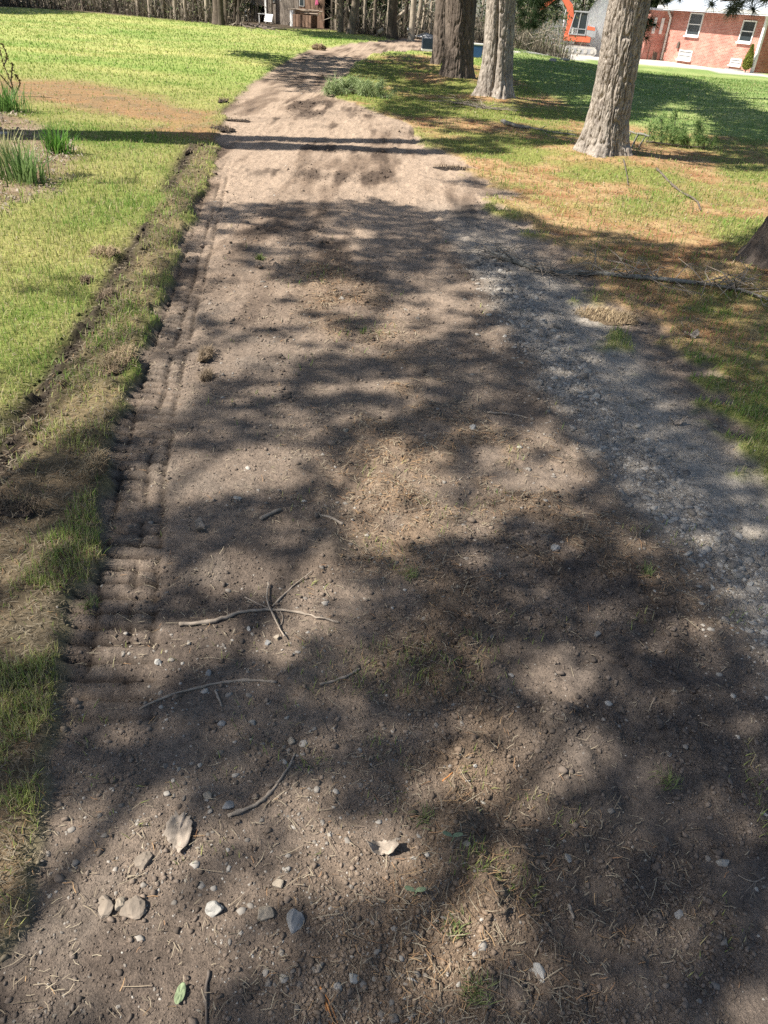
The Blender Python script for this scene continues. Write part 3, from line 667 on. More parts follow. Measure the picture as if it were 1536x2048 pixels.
for (ya, yb_, xa, xb, st, rr, hl, hh) in ((.15, 2.4, -2.2, 3.0, .05, .052, 4.0, 5.8), (2.4, 4.6, -2.6, 4.6, .07, .075, 4.6, 6.8), (4.6, 8, -3.2, 6.5, .10, .105, 5.2, 8.0), (8, 21, -6, 14, .22, .29, 5, 10.5), (21, 48, -34, 22, .45, .6, 4, 9)):
    gx, gy = np.meshgrid(np.arange(xa, xb, st), np.arange(ya, yb_, st)); gx = gx.ravel() + rng.uniform(-.5, .5, gx.size) * st; gy = gy.ravel() + rng.uniform(-.5, .5, gy.size) * st
    dn = shade_at(gx, gy)
    patch = .80 + .6 * sst(.30, .55, fbm(gx * 1.1, gy * 1.1, 3, 301))
    kp = rng.random(gx.size) < dn * np.minimum(1, patch); gx, gy = gx[kp], gy[kp]
    for a, b in zip(gx, gy):
        best = None; z0 = float(macro(a, b))
        for h in rng.uniform(hl, hh, 3):
            p = np.array([a, b, z0]) + S * (h / S[2])
            for kx in KEYS:
                D = np.hypot(*(p[:2] - TREES[kx]['xy']))
                if best is None or D < best[0]: best = (D, kx, p)
        if best[0] < 13: TREES[best[1]]['cl'].append((*best[2], rr))
for kx, T in TREES.items():
    cl = np.array(T['cl']) if T['cl'] else np.zeros((0, 4)); print(kx, len(cl))
    base = np.array([*T['xy'], T['z']]); V = []; F = []; Cc = []; off = 0
    for rr in np.unique(cl[:, 3]) if len(cl) else []:
        p = cl[cl[:, 3] == rr][:, :3] - base; ne = 34
        q = np.repeat(p, ne, 0) + rng.normal(0, rr * .36, (len(p) * ne, 3))
        v, f, c = needles(q, 1, rr * 1.0, rr * .22, (.035, .07, .022), (.075, .12, .04)); V.append(v); F.append(f + off); Cc.append(c); off += len(v)
    if V: mesh_np('crown', np.concatenate(V), np.concatenate(F), M['needle'], T['root'], np.concatenate(Cc))
    if len(cl) and kx != 'L1':
        m = MB(); p = cl[:, :3] - base; k = min(5, len(p)); ctrs = p[rng.choice(len(p), k, replace=False)]
        for c in ctrs:
            hgt = min(T['H'] * .9, max(3.2, c[2] - .15 * np.hypot(c[0], c[1]))); a = np.array([T['lean'][0] * hgt, T['lean'][1] * hgt, hgt])
            mid = (a + c) / 2 + np.array([0, 0, .25]); m = MB(); m.tube([a, mid, c], [.04, .025, .01], 6); m.build('limb', M[T['mat']], T['root'], True)

# drooping boughs that hang into view
def at_depth(px, py, dist):
    d = ray(px, py); d = d / np.linalg.norm(d); return np.array([0, 0, CAM_H]) + d * dist
def bough(key, pts, dist, hang, n, L, c1, c2, z_att, rad=.018, wid=.004, spread=.10):
    T = TREES[key]; base = np.array([*T['xy'], T['z']]); W3 = [at_depth(px, py, dist) - base for px, py in pts]
    a = np.array([T['lean'][0] * z_att, 0, z_att]); m = MB(); m.tube([a] + W3, [rad * 1.6] + list(np.linspace(rad, rad * .3, len(W3))), 6)
    br = m.build('bough', M['barkd'], T['root'], True)
    sp = []
    for i in range(n):
        u = rng.random() * (len(W3) - 1); i0 = int(u); q = W3[i0] * (1 - (u - i0)) + W3[min(i0 + 1, len(W3) - 1)] * (u - i0); sp.append(q + rng.normal(0, 1, 3) * np.array([spread, spread, hang]))
    v, f, c = needles(np.array(sp), 110, L * .85, wid * .8, c1, c2, 1.0, (0, 0, -.35)); mesh_np('needles', v, f, M['needle'], br, c)
dg1, dg2 = (.02, .045, .018), (.05, .085, .03)
bough('C', [(1130, -60), (1100, -20), (1075, 25), (1058, 48)], 11.4, .06, 42, .13, dg1, dg2, 3.3)
bough('C', [(1120, -60), (1085, -12), (1060, -5)], 11.2, .05, 26, .13, dg1, dg2, 3.5)
bough('C', [(1255, -40), (1278, 5), (1290, 40), (1285, 70)], 11.6, .08, 46, .13, dg1, dg2, 3.1)
bough('C', [(1270, -60), (1310, -15), (1330, 15)], 11.6, .06, 20, .12, dg1, dg2, 3.4)
bough('D', [(1600, -60), (1530, -20), (1480, -2), (1440, 2)], 7.6, .045, 34, .12, (.05, .07, .04), (.11, .13, .08), 3.0)
bough('B', [(1010, -40), (1035, 8), (1050, 22)], 17.5, .07, 10, .12, dg1, dg2, 3.2, .014)

# ------------------------------------------------------------------ boughs and sticks lying about
def wpts(px, r, lift=0.0): return [G3(a, b, r * .75 + lift) for a, b in px]
def smooth(pts, k=5):
    P = np.asarray(pts, float); n = len(P)
    if n < 3: return [P[0] * (1 - t) + P[-1] * t for t in np.linspace(0, 1, k)]
    out = []
    for i in range(n - 1):
        p0, p1, p2, p3 = P[max(i - 1, 0)], P[i], P[i + 1], P[min(i + 2, n - 1)]
        for t in np.linspace(0, 1, k, endpoint=False): out.append(.5 * ((2 * p1) + (-p0 + p2) * t + (2 * p0 - 5 * p1 + 4 * p2 - p3) * t * t + (-p0 + 3 * p1 - 3 * p2 + p3) * t ** 3))
    return out + [P[-1]]
def stick(px, r0, r1, label, mat='stick', cat='stick', name='stick', group='sticks lying on the dirt road', extra=(), lift=0.0):
    P = smooth(wpts(px, r0, lift)); m = MB()
    o = np.array(P[0]); ends = []
    P = [p + rng.normal(0, r0 * .16, 3) for p in P]; r0 *= .72; r1 *= .66
    rad = np.linspace(r0, r1, len(P)) * np.where(rng.random(len(P)) < .18, 1.45, rng.uniform(.88, 1.1, len(P))); m.tube([p - o for p in P], rad, 8, jit=.08)
    for e in extra:
        Q = smooth(wpts(e, r1)); m.tube([p - o for p in Q], np.linspace(r1, r1 * .5, len(Q)), 6)
    b = m.build(name, M[mat], None, True); b.location = o; return tag(b, label, cat, group)
stick([(358, 1256), (430, 1249), (480, 1229), (530, 1222), (590, 1224), (640, 1238), (678, 1246)], .0085, .0035, 'longest pale stick, slightly bowed, lying across the dirt under two crossing twigs')
stick([(537, 1172), (534, 1205), (548, 1240), (569, 1281)], .0042, .003, 'bent twig lying across the longest pale stick', lift=.01)
stick([(545, 1213), (585, 1176), (626, 1146)], .004, .0022, 'thin straight twig pointing away from the longest pale stick')
stick([(490, 1195), (525, 1213), (560, 1226)], .0032, .002, 'short thin twig touching the far side of the longest pale stick')
stick([(555, 1215), (566, 1235), (558, 1258)], .0025, .002, 'small hooked twiglet beside the two crossing twigs', 'stick')
stick([(280, 1422), (340, 1396), (420, 1371), (490, 1362), (553, 1366)], .0035, .0055, 'long slender stick tapering to the left in the dark shade')
stick([(640, 1373), (690, 1356), (720, 1340)], .0055, .004, 'short pale stick alone in the shade near the middle rut')
stick([(430, 1381), (438, 1398), (443, 1412)], .0042, .004, 'stubby twig just below the long slender stick')
stick([(458, 1633), (510, 1611), (545, 1581), (572, 1547), (590, 1508)], .0065, .0032, 'curved stick with a blunt pale end nearest the torn leaf')
stick([(419, 1945), (412, 1990), (412, 2060)], .0042, .0035, 'dark thin stick pointing straight at the viewer at the picture bottom', 'stickd')
stick([(521, 1042), (560, 1022)], .010, .008, 'short thick chunk of wood beside the left wheel track')
stick([(640, 1034), (662, 1044), (686, 1051)], .005, .008, 'short club shaped stick at the edge of the orange needles')
stick([(974, 828), (1015, 829), (1056, 837)], .006, .004, 'pale straight stick lying in the shade near the gravel streak')
stick([(885, 1565), (905, 1548)], .003, .002, 'tiny reddish twig beside the dark ridge', 'redneedle')
stick([(1136, 1810), (1146, 1838)], .006, .003, 'flat tapered splinter of pale wood on dark crumbly soil')
stick([(1255, 1945 - 8), (1268, 1925)], .004, .004, 'small pale wood chip at the shadow edge', 'stick') if False else None
stick([(630, 1948), (645, 1932)], .006, .005, 'small pale wood chip at the edge of the curved shadow')
stick([(640, 1978), (655, 2015), (668, 2055)], .0026, .0018, 'bundle of bright orange pine needles at the picture bottom', 'redneedle', 'pine needles', 'pine_needle_bundle', None, extra=([(640, 1978), (660, 2010), (676, 2050)], [(640, 1978), (650, 2012), (660, 2050)]))
stick([(1530, 1755), (1505, 1765), (1475, 1752)], .002, .0015, 'spray of forked pale needles on the dark soil', 'stick', 'pine needles', 'pine_needle_bundle', None, extra=([(1512, 1762), (1490, 1785)], [(1512, 1762), (1500, 1800)], [(1512, 1762), (1480, 1798)]))

stick([(1312, 340), (1335, 362), (1358, 385), (1390, 405), (1400, 425)], .016, .012, 'dark crooked stick on sunlit needles beside the thickest grey pine', 'stickd', 'stick', 'stick', None)
stick([(1246, 322), (1252, 345), (1256, 372)], .014, .008, 'short dark stick leaning off the roots of the grey pine', 'stickd', 'stick', 'stick', None)
stick([(1300, 278), (1265, 270), (1245, 262)], .022, .014, 'grey broken limb lying just behind the grey pine', 'branch', 'branch', 'fallen_branch', None, extra=([(1275, 272), (1262, 300), (1270, 312)], [(1260, 270), (1250, 290)], [(1290, 276), (1275, 300)]))
stick([(1003, 252), (1030, 262), (1058, 265)], .04, .03, 'pale thick log lying on needles between two pines', 'branch', 'log', 'fallen_log', None)
stick([(1055, 262), (1100, 270), (1152, 277)], .02, .01, 'twiggy grey branch lying against the left side of the grey pine', 'branch', 'branch', 'fallen_branch', None, extra=([(1085, 268), (1100, 280), (1120, 284)], [(1105, 270), (1130, 266), (1150, 268)], [(1075, 266), (1090, 258)]))

def fallen(name, main, r0, r1, label, tw, twl, mat='branch', cat='branch', z=0.0):
    P = smooth(wpts(main, r0, z), 6); o = np.array(P[0]); root = empty(name, o, label, cat)
    m = MB(); m.tube([p - o for p in P], np.linspace(r0, r1, len(P)) * rng.uniform(.85, 1.15, len(P)), 10, jit=.06); m.build('stem', M[mat], root, True)
    t = MB()
    for i in range(tw):
        k = int(rng.integers(1, len(P) - 1)); p = P[k] - o; a = rng.uniform(0, 6.28); L = twl * rng.uniform(.35, 1.2)
        q1 = p + np.array([math.cos(a) * L * .5, math.sin(a) * L * .5, rng.uniform(0, .10)]); a2 = a + rng.normal(0, .5); q2 = q1 + np.array([math.cos(a2) * L * .5, math.sin(a2) * L * .5, rng.uniform(-.06, .05)])
        g2 = q2 + o; q2[2] = max(q2[2], float(HZ(g2[0], g2[1])) - o[2] + .004); t.tube([p, q1, q2], [.0045, .003, .0015], 5)
        if rng.random() < .7:
            q3 = q1 + np.array([rng.normal(0, L * .3), rng.normal(0, L * .3), rng.uniform(-.02, .06)]); t.tube([q1, q3], [.003, .0012], 5)
    t.build('twigs', M['stick'], root, True); return root, o, P
fallen('fallen_branch', [(980, 514), (1005, 518), (1040, 532), (1100, 548), (1180, 553), (1260, 563), (1330, 571), (1420, 579), (1480, 592), (1545, 614)], .026, .008, 'long bare fallen branch with many twigs, lying from the road to the dark pine', 95, .42)
r_, o_, P_ = fallen('fallen_branch', [(905, 213), (930, 215), (960, 221), (1003, 226)], .02, .010, 'tangle of pale dead twigs at the foot of the split-bark pine', 60, .75)

def green_bough(main, label, r0, n, L, h, c1, c2, spread, cat='pine bough', up=0.0, wid=.0035, ups=()):
    P = smooth(wpts(main, r0, .02), 6); o = np.array(P[0]); root = empty('pine_bough', o, label, cat); m = MB(); m.tube([p - o for p in P], np.linspace(r0, r0 * .4, len(P)), 7)
    sp = []
    for k in range(n):
        p = P[int(rng.integers(0, len(P)))] - o; q = p + np.array([rng.normal(0, spread), rng.normal(0, spread * .6), h * rng.uniform(.15, 1)]); m.tube([p, (p + q) / 2 + np.array([0, 0, .03]), q], [.005, .004, .002], 5); sp += [q, q * .7 + p * .3, q * .85 + p * .15]
    for (bx, by, tx, ty) in ups:
        b = G3(bx, by); t = at_depth(tx, ty, float(np.linalg.norm(b - np.array([0, 0, CAM_H])))); m.tube([b - o, t - o], [.010, .004], 6)
        sp += [b * (1 - u) + t * u - o + rng.normal(0, .03, 3) for u in np.linspace(.25, 1, 14)]
    m.build('stem', M['stickd'], root, True)
    v, f, c = needles(np.array(sp), 34, L, wid, c1, c2, 1.0, (0, 0, up)); mesh_np('needles', v, f, M['needle'], root, c); return root
green_bough([(655, 196), (690, 190), (730, 196), (772, 204)], 'drooping pale green pine bough lying at the far bend of the dirt road', .02, 64, .16, .24, (.24, .32, .13), (.40, .46, .24), .13, up=-.9, wid=.007)
green_bough([(1290, 292), (1330, 296), (1370, 300), (1410, 304)], 'upturned green pine bough on the grass behind the grey pine', .016, 18, .12, .22, (.10, .19, .06), (.24, .33, .11), .10, up=.35, wid=.005, ups=[(1345, 295, 1352, 222), (1322, 292, 1322, 238), (1395, 300, 1398, 250), (1360, 298, 1368, 260)])

# ------------------------------------------------------------------ stones, leaves, clods
def lump_mesh(name, mat, size, seed, cuts=11, sub=3, rough=.14):
    r = np.random.default_rng(seed); import bmesh
    bm = bmesh.new(); bmesh.ops.create_icosphere(bm, subdivisions=sub, radius=1); V = np.array([v.co for v in bm.verts])
    for _ in range(cuts):
        nrm = r.normal(0, 1, 3); nrm /= np.linalg.norm(nrm); dd = r.uniform(.42, .8); pr = V @ nrm; ov = np.maximum(0, pr - dd); V = V - np.outer(ov * .92, nrm)
    V = V * (1 + rough * (vn3(V[:, 0] * 3 + 9, V[:, 1] * 3 + 9, V[:, 2] * 3 + 9, seed) - .5)[:, None] * 2) * np.asarray(size)
    for v, p in zip(bm.verts, V): v.co = p
    me = bpy.data.meshes.new(name); bm.to_mesh(me); bm.free(); me.materials.append(M[mat]); return link(bpy.data.objects.new(name, me))
def stone(px, py, wpx, hpx, mat, label, seed, flat=.55, sink=.35):
    p = G3(px, py); dist = np.linalg.norm(p - np.array([0, 0, CAM_H])); sx = wpx / 2 / FPX * dist * 1.0; sy = hpx / 2 / FPX * dist * 1.15; sz = min(sx, sy) * flat * 1.3
    o = lump_mesh('stone', mat, (sx, sy, sz), seed); o.location = p + np.array([0, 0, sz * (1 - sink) * .7]); o.rotation_euler = (rng.normal(0, .12), rng.normal(0, .12), rng.uniform(-.4, .4)); return tag(o, label, 'stone', 'stones lying on the dirt road')
for i, a in enumerate([(433, 1820, 40, 26, 'stone_p', 'whitish angular stone below the torn leaf'), (530, 1835, 36, 28, 'stone_t', 'cream stone between the whitish stone and the grey wedge'), (588, 1845, 40, 40, 'stone_g', 'grey wedge shaped stone pointing at the viewer'), (557, 1772, 26, 24, 'stone_t', 'knobbly yellowish stone above the cream stone'), (457, 1612, 24, 16, 'stone_g', 'grey stone at the blunt end of the curved stick'),
        (1078, 1948, 18, 30, 'stone_p', 'white egg shaped stone standing on end in half shade'), (1358, 1831, 22, 16, 'stone_g', 'flat oval grey stone on dark crumbly soil, bottom right'), (1443, 1727, 24, 18, 'stone', 'round grey stone near the forked pale needles'), (1112, 1098, 22, 17, 'stone_g', 'round grey stone beside a patch of orange needles'), (1134, 1720, 16, 20, 'stone', 'small upright grey stone right of the curved shadow'),
        (268, 1818, 48, 40, 'stone_d', 'flat brown earthy slab stone half buried, larger of two'), (210, 1815, 44, 36, 'stone_d', 'flat dull brown stone half buried beside the larger slab'), (241, 1815, 26, 26, 'stone_t', 'pale stone wedged between two flat brown stones'), (285, 1722, 34, 44, 'stone_d', 'smooth brown half buried stone left of the torn leaf'), (707, 1962, 22, 24, 'stone_p', 'squarish pale stone right of the orange needle bundle'), (415, 1595, 20, 16, 'stone_t', 'tan stone above the blunt end of the curved stick'),
        (318, 1329, 22, 15, 'stone_p', 'pale flat stone above the long slender stick'), (553, 1277, 20, 16, 'stone_t', 'tan stone just below the two crossing twigs'), (536, 1290, 16, 14, 'stone_g', 'grey pebble beside the tan stone under the crossing twigs'), (497, 1262, 13, 12, 'stone_p', 'small pale pebble below the middle of the longest stick'), (950, 1535, 11, 9, 'stone_p', 'small bright white pebble, upper one of a pair'), (934, 1562, 14, 10, 'stone_p', 'small bright white pebble, lower one of a pair'),
        (1424, 1178, 14, 14, 'stone_p', 'white pebble on the grey gravel near the right edge'), (1520, 1110, 22, 16, 'stone_g', 'large smooth grey pebble at the right edge of the picture'), (1195, 1270, 16, 14, 'stone', 'grey pebble between two faint sunlit spots'), (417, 1350, 18, 14, 'stone_g', 'grey pebble between the long slender stick and the pale flat stone'), (582, 1482, 18, 16, 'stone_t', 'pale stone near the tip of the curved stick'), (443, 1446, 16, 14, 'stone_g', 'round grey pebble below the stubby twig'), (505, 1445, 14, 12, 'stone', 'pebble beside the round grey pebble, in deep shade'),
        (945, 858, 18, 14, 'stone_g', 'stone in the shade left of the pale straight stick'), (690, 862, 20, 12, 'stone_t', 'tan stone beside the dark patch in the road centre'), (475, 998, 24, 12, 'stone_p', 'pale stone in the sunlit strip by the left track'), (1190, 795, 18, 13, 'stone_p', 'pale stone topmost in the gravel streak'), (1105, 665, 16, 9, 'stone_p', 'small flat pale stone far up the gravel streak'), (1500, 1170, 15, 13, 'stone_p', 'pale pebble near the right edge below the smooth grey pebble'), (1020, 1350, 14, 10, 'stone', 'small grey pebble left of the sunlit spot'), (930, 1705, 18, 12, 'stone_t', 'tan pebble beside the two leaved seedling')]):
    stone(*a, seed=500 + i, flat=.45 if a[4] == 'stone_d' else .7, sink=.95 if a[4] == 'stone_d' else .75)

def leaf(px, py, wpx, hpx, mat, label, curl, seed, rot=0.0, cat='leaf', name='dead_leaf', lobed=True):
    p = G3(px, py); dist = np.linalg.norm(p - np.array([0, 0, CAM_H])); sx = wpx / 2 / FPX * dist; sy = hpx / 2 / FPX * dist * 1.25; r = np.random.default_rng(seed)
    nr, nt_ = 7, 40; V = [(0, 0, 0)]; F = []
    for i in range(1, nr + 1):
        for k in range(nt_):
            th = 2 * math.pi * k / nt_; rad = i / nr * (1 + (.26 * math.sin(2 * th + seed) + .10 * math.sin(3 * th + seed * 2) + .09 * math.sin(9 * th + seed * 3) + .10 * r.normal() if lobed else .06 * math.sin(2 * th)) * (i / nr) ** 2)
            V.append((math.cos(th) * rad, math.sin(th) * rad, curl * (rad ** 2) * (.5 + .5 * math.sin(2 * th + seed)) + .10 * math.sin(5 * th + 2 * rad) * rad + .24 * (vn2(np.array([math.cos(th) * rad * 4 + 5]), np.array([math.sin(th) * rad * 4 + 5]), seed)[0] - .5)))
    for k in range(nt_): F.append((0, 1 + k, 1 + (k + 1) % nt_))
    for i in range(nr - 1):
        for k in range(nt_): a = 1 + i * nt_; F.append((a + k, a + nt_ + k, a + nt_ + (k + 1) % nt_, a + (k + 1) % nt_))
    ca, sa = math.cos(rot), math.sin(rot); m = MB(); m.add([((x * ca - y * sa) * sx, (x * sa + y * ca) * sy, z * min(sx, sy) + .008) for x, y, z in V], F)
    o = m.build(name, M[mat], None, True); o.location = p; md = o.modifiers.new('thick', 'SOLIDIFY'); md.thickness = .0008; return tag(o, label, cat, None)
leaf(360, 1665, 36, 66, 'leaf', 'large torn pale dead leaf lying in the road near the curved stick', .25, 3, .5)
leaf(763, 1698, 42, 28, 'leaf', 'curled pale dead leaf in the middle of the road', .9, 8, .2)
leaf(362, 1994, 16, 26, 'gleaf', 'small pale green leaf lying near the picture bottom', .15, 11, 0, lobed=False, name='green_leaf')
leaf(1350, 848, 22, 14, 'leaf', 'curled pale leaf on bare dirt by the right wheel track', .9, 14)
leaf(1378, 682, 26, 12, 'leaf', 'whitish dead leaf on the grass beside the fallen branch', .9, 19)
leaf(400, 1060, 26, 16, 'leaf', 'crumpled pale leaf on the left track in half shade', .8, 23)
leaf(333, 1865 - 15, 0, 0, 'leaf', '', 0, 1) if False else None
for (px, py, lb, s_) in ((900, 1697, 'seedling with two small oval leaves in the shade', 2), (828, 1795, 'tiny pale seedling leaning in the shadow edge', 5)):
    t = empty('seedling', G3(px, py), lb, 'seedling'); m = MB(); m.tube([(0, 0, -.005), (.002, 0, .012), (.004, 0, .02)], [.0015, .0012, .001], 6); m.build('stem', M['gleaf'], t, True)
    for q in (-1, 1):
        m = MB(); n_ = 12; m.add([(0, 0, .018)] + [(q * (.012 + .011 * math.cos(a)), .0055 * math.sin(a) + .004, .022 + .004 * math.cos(a)) for a in np.linspace(0, 6.28, n_, endpoint=False)], [(0, 1 + k, 1 + (k + 1) % n_) for k in range(n_)]); m.build('leaf', M['gleaf'], t)

def clod(px, py, wpx, hpx, zs, mat, label, seed, straw=None, cat='turf clod', name='turf_clod', n=240, L=.05, blade=None):
    p = G3(px, py); dist = np.linalg.norm(p - np.array([0, 0, CAM_H])); sx = wpx / 2 / FPX * dist; dep = math.asin(CAM_H / dist); sy = hpx / 2 / FPX * dist / max(.35, math.sin(dep)) * .8
    root = empty(name, p, label, cat); o = lump_mesh('soil', mat, (sx, sy, zs), seed, 3, 4, .32); o.parent = root; o.location = (0, 0, zs * .15)
    if straw is not None:
        a = rng.uniform(0, 6.28, n); rr = np.sqrt(rng.random(n)); x_ = np.cos(a) * rr * sx; y_ = np.sin(a) * rr * sy; z_ = zs * (np.sqrt(np.maximum(0, 1 - rr ** 2)) * .95 + .15)
        V, F, c = blades(np.stack([x_, y_, z_], 1), rng.uniform(.5, 1.3, n) * L, np.full(n, .0018 * max(1, dist / 2.5)), rng.uniform(0, 6.28, n), rng.uniform(.5, 1.0, n), mixc(np.asarray(straw[0]), np.asarray(straw[1]), rng.random(n)), drop=.35); mesh_np('dry_grass', V, F, M['straw'], root, c)
    return root
tan = ((.28, .20, .12), (.46, .36, .22)); drk = ((.12, .09, .06), (.28, .21, .14))
clod(412, 712, 24, 28, .012, 'turf', 'dark tuft of torn turf pressed into the left wheel track', 31, drk)
clod(413, 752, 22, 22, .014, 'soil', 'black clump of soil and roots below the dark tuft of torn turf', 32, drk)
clod(212, 520, 52, 22, .022, 'turf', 'brown clod of turf lying on green lawn', 33, tan)
clod(218, 605, 34, 26, .025, 'soil', 'black clod of soil on the torn lawn edge', 34, drk)
clod(176, 575, 20, 10, .015, 'soil', 'small dark clod alone on the green lawn', 35, drk)
clod(1212, 634, 120, 34, .016, 'turf', 'mound of dry grass and needles in a spot of sun beside the right track', 36, tan, 'grass mound', 'grass_mound', 700, .05)
clod(638, 99, 26, 9, .14, 'turf', 'brown clump on the far edge of the dirt road', 37, tan, n=120, L=.12)
clod(45, 1035, 110, 40, .022, 'soil', 'dark heap of soil on the left verge in shade', 38, drk, 'soil heap', 'soil_heap', 300, .05)
clod(442, 262, 44, 22, .022, 'soil', 'black heap of soil where the shadow bar meets the left road edge', 51, drk, 'soil heap', 'soil_heap', 100, .06)
clod(446, 208, 20, 16, .02, 'soil', 'small dark soil heap at the road edge just beyond the shadow bar', 52, drk, 'soil heap', 'soil_heap', 60, .06)
clod(470, 243, 70, 8, .018, 'soil', 'low ridge of dark soil on the road just beyond the shadow bar', 53, drk, 'soil heap', 'soil_heap', 60, .05)
clod(905, 335, 70, 16, .02, 'soil', 'low heap of dark soil on the right road edge before the pines', 54, drk, 'soil heap', 'soil_heap', 120, .06)
clod(378, 312, 10, 16, .04, 'soil', 'small dark clod at the upper end of the torn lawn edge', 55, drk, n=50)
clod(238, 742, 50, 60, .022, 'turf', 'torn turf edge with brown roots overhanging the left wheel track', 39, tan, n=420)
clod(195, 960, 30, 60, .04, 'turf', 'ragged turf lip above the left wheel track, nearest the viewer', 40, tan, n=300)
for i, (px, py, n_, L_, lb) in enumerate([(820, 1150, 60, .045, 'green weed tuft on the dark soil in the road middle'), (1290, 1150, 46, .05, 'grassy weed tuft near the right gravel'), (1335, 1565, 50, .05, 'grass tuft bending over dark soil near the right edge'), (950, 1990, 70, .04, 'bright grass tuft in the sun at the picture bottom'), (845, 1640, 40, .04, 'sparse weed tuft left of the dark ridge'), (520, 520, 60, .06, 'pale dry weed tuft on the sunlit far dirt'), (730, 665, 50, .05, 'green weed tuft among orange needles up the road'), (180, 1210, 60, .05, 'green grass tuft on the leafy left verge'), (905, 1860, 44, .035, 'thin grass tuft in the sunlit round patch')]):
    g = G3(px, py); a = rng.uniform(0, 6.28, n_); rr = np.abs(rng.normal(0, .02, n_)).clip(0, .03); di = np.linalg.norm(g) / 2
    V, F, c = blades(np.stack([np.cos(a) * rr, np.sin(a) * rr, 0 * a - .004], 1), rng.uniform(.5, 1.2, n_) * L_, np.full(n_, .0022 * max(1, di)), a + rng.normal(0, .8, n_), rng.uniform(.3, .95, n_), mixc(C3(.14, .20, .06), C3(.34, .36, .15), rng.random(n_)), drop=.2)
    o = mesh_np('weed_tuft', V, F, M['blade'], None, c); o.location = g; tag(o, lb, 'weed', 'weed tufts on the dirt road')

# planting bed on the left
for i, (px, py, n_, L_, sp, lb, c1, c2) in enumerate([(50, 372, 170, .36, .26, 'nearest clump of long green leaves in the leafy bed', (.10, .19, .05), (.27, .36, .14)), (118, 312, 130, .30, .17, 'bright green clump of long leaves at the tip of the bed', (.07, .20, .03), (.20, .36, .07)), (18, 226, 170, .38, .30, 'dark green clump of long leaves at the back of the bed', (.06, .15, .03), (.18, .30, .08)), (5, 330, 120, .3, .3, 'straw coloured clump of long leaves at the picture edge in the bed', (.30, .30, .14), (.46, .44, .24))]):
    g = G3(px, py); a = rng.uniform(0, 6.28, n_); rr = np.abs(rng.normal(0, sp * .5, n_)).clip(0, sp); h_ = np.stack([np.cos(a) * rr, np.sin(a) * rr * .8, 0 * a - .01], 1)
    V, F, c = blades(h_, rng.uniform(.55, 1.2, n_) * L_, np.full(n_, .012), a + 1.57 * 3 + rng.normal(0, .7, n_), rng.uniform(.1, .75, n_), mixc(np.array(c1), np.array(c2), rng.random(n_)), drop=.15)
    o = mesh_np('leafy_plant', V, F, M['blade'], None, c); o.location = g; tag(o, lb, 'plant', 'clumps of long leaves in the planting bed')
t = empty('bare_shrub', G3(32, 196), 'spindly bare shrub with small buds at the left edge of the lawn', 'shrub'); b0 = np.array(t.location); dd = float(np.linalg.norm(b0 - np.array([0, 0, CAM_H])))
m = MB(); bud = []
for pts in ([(32, 196), (22, 165), (8, 130), (-2, 95)], [(22, 165), (24, 140), (26, 128)], [(8, 130), (14, 112), (4, 88)], [(28, 185), (10, 160), (-10, 140)], [(30, 190), (40, 165), (30, 150)]):
    P = smooth([at_depth(*q, dd) - b0 for q in pts], 4); m.tube(P, np.linspace(.010, .004, len(P)), 5); bud += [p for p in P[2:]]
m.build('stems', M['stickd'], t, True); v, f, c = needles(np.array(bud), 7, .04, .02, (.16, .12, .05), (.24, .2, .08)); mesh_np('buds', v, f, M['needle'], t, c)
stone(4, 272, 26, 12, 'stone_p', 'white stone at the back of the leafy planting bed', 900, .6)['group'] = 'stones in the planting bed'

# ------------------------------------------------------------------ brick house
def hor(px): return 1024 - FPX * math.tan(R(PITCH)) + (px - 768) * math.tan(R(ROLL))
d0 = ray(1322, 121); HB = np.array([0, 0, CAM_H]) + d0 * ((-.74 - CAM_H) / d0[2])
vd = ray(60, hor(60)); vd[2] = 0; vd /= np.linalg.norm(vd); U = -vd                 # along the front wall, towards the viewer
NF = np.array([U[1], -U[0], 0.0]);
if NF @ (np.array([0, 0, 0]) - HB) < 0: NF = -NF
house = empty('brick_house', HB, 'red brick house with a pale metal roof and white downspout behind the lawn', 'house')
house.rotation_euler = (0, 0, math.atan2(U[1], U[0]))
def wall_uv(px, py):
    p = onplane(px, py, HB, NF) - HB; return float(p @ U), float(p[2])
EAVE = wall_uv(1352, 18)[1]; UR = wall_uv(1511, 130)[0]
OUT = -1.0 if (np.array([-U[1], U[0], 0]) @ NF) < 0 else 1.0             # local y that points out of the wall
def brick(name, u0, u1, z0, z1, y0, y1):
    m = MB(); m.box(((u0 + u1) / 2, (y0 + y1) / 2, (z0 + z1) / 2), (u1 - u0, abs(y1 - y0), z1 - z0)); o = m.build(name, M['brick'], house)
    me = o.data; uv = me.uv_layers.new(name='UVMap')
    for p in me.polygons:
        for li in p.loop_indices:
            v = me.vertices[me.loops[li].vertex_index].co; nrm = p.normal
            uv.data[li].uv = (v.y, v.z) if abs(nrm.x) > .7 else ((v.x, v.y) if abs(nrm.z) > .7 else (v.x, v.z))
    return o
print('house', HB, 'eave', EAVE, 'UR', UR)
M['brick'] = mb
brick('wall', 0, UR, -.8, EAVE, 0, -OUT * 7)
brick('wall', UR + .004, UR + 5, -.8, EAVE, -OUT * 1.6, -OUT * 7)
wg = brick('wall', -2.2, -.004, -.8, EAVE - .15, OUT * 0, OUT * 1.7); wg['label'] = 'orange brick wing at the side of the house'
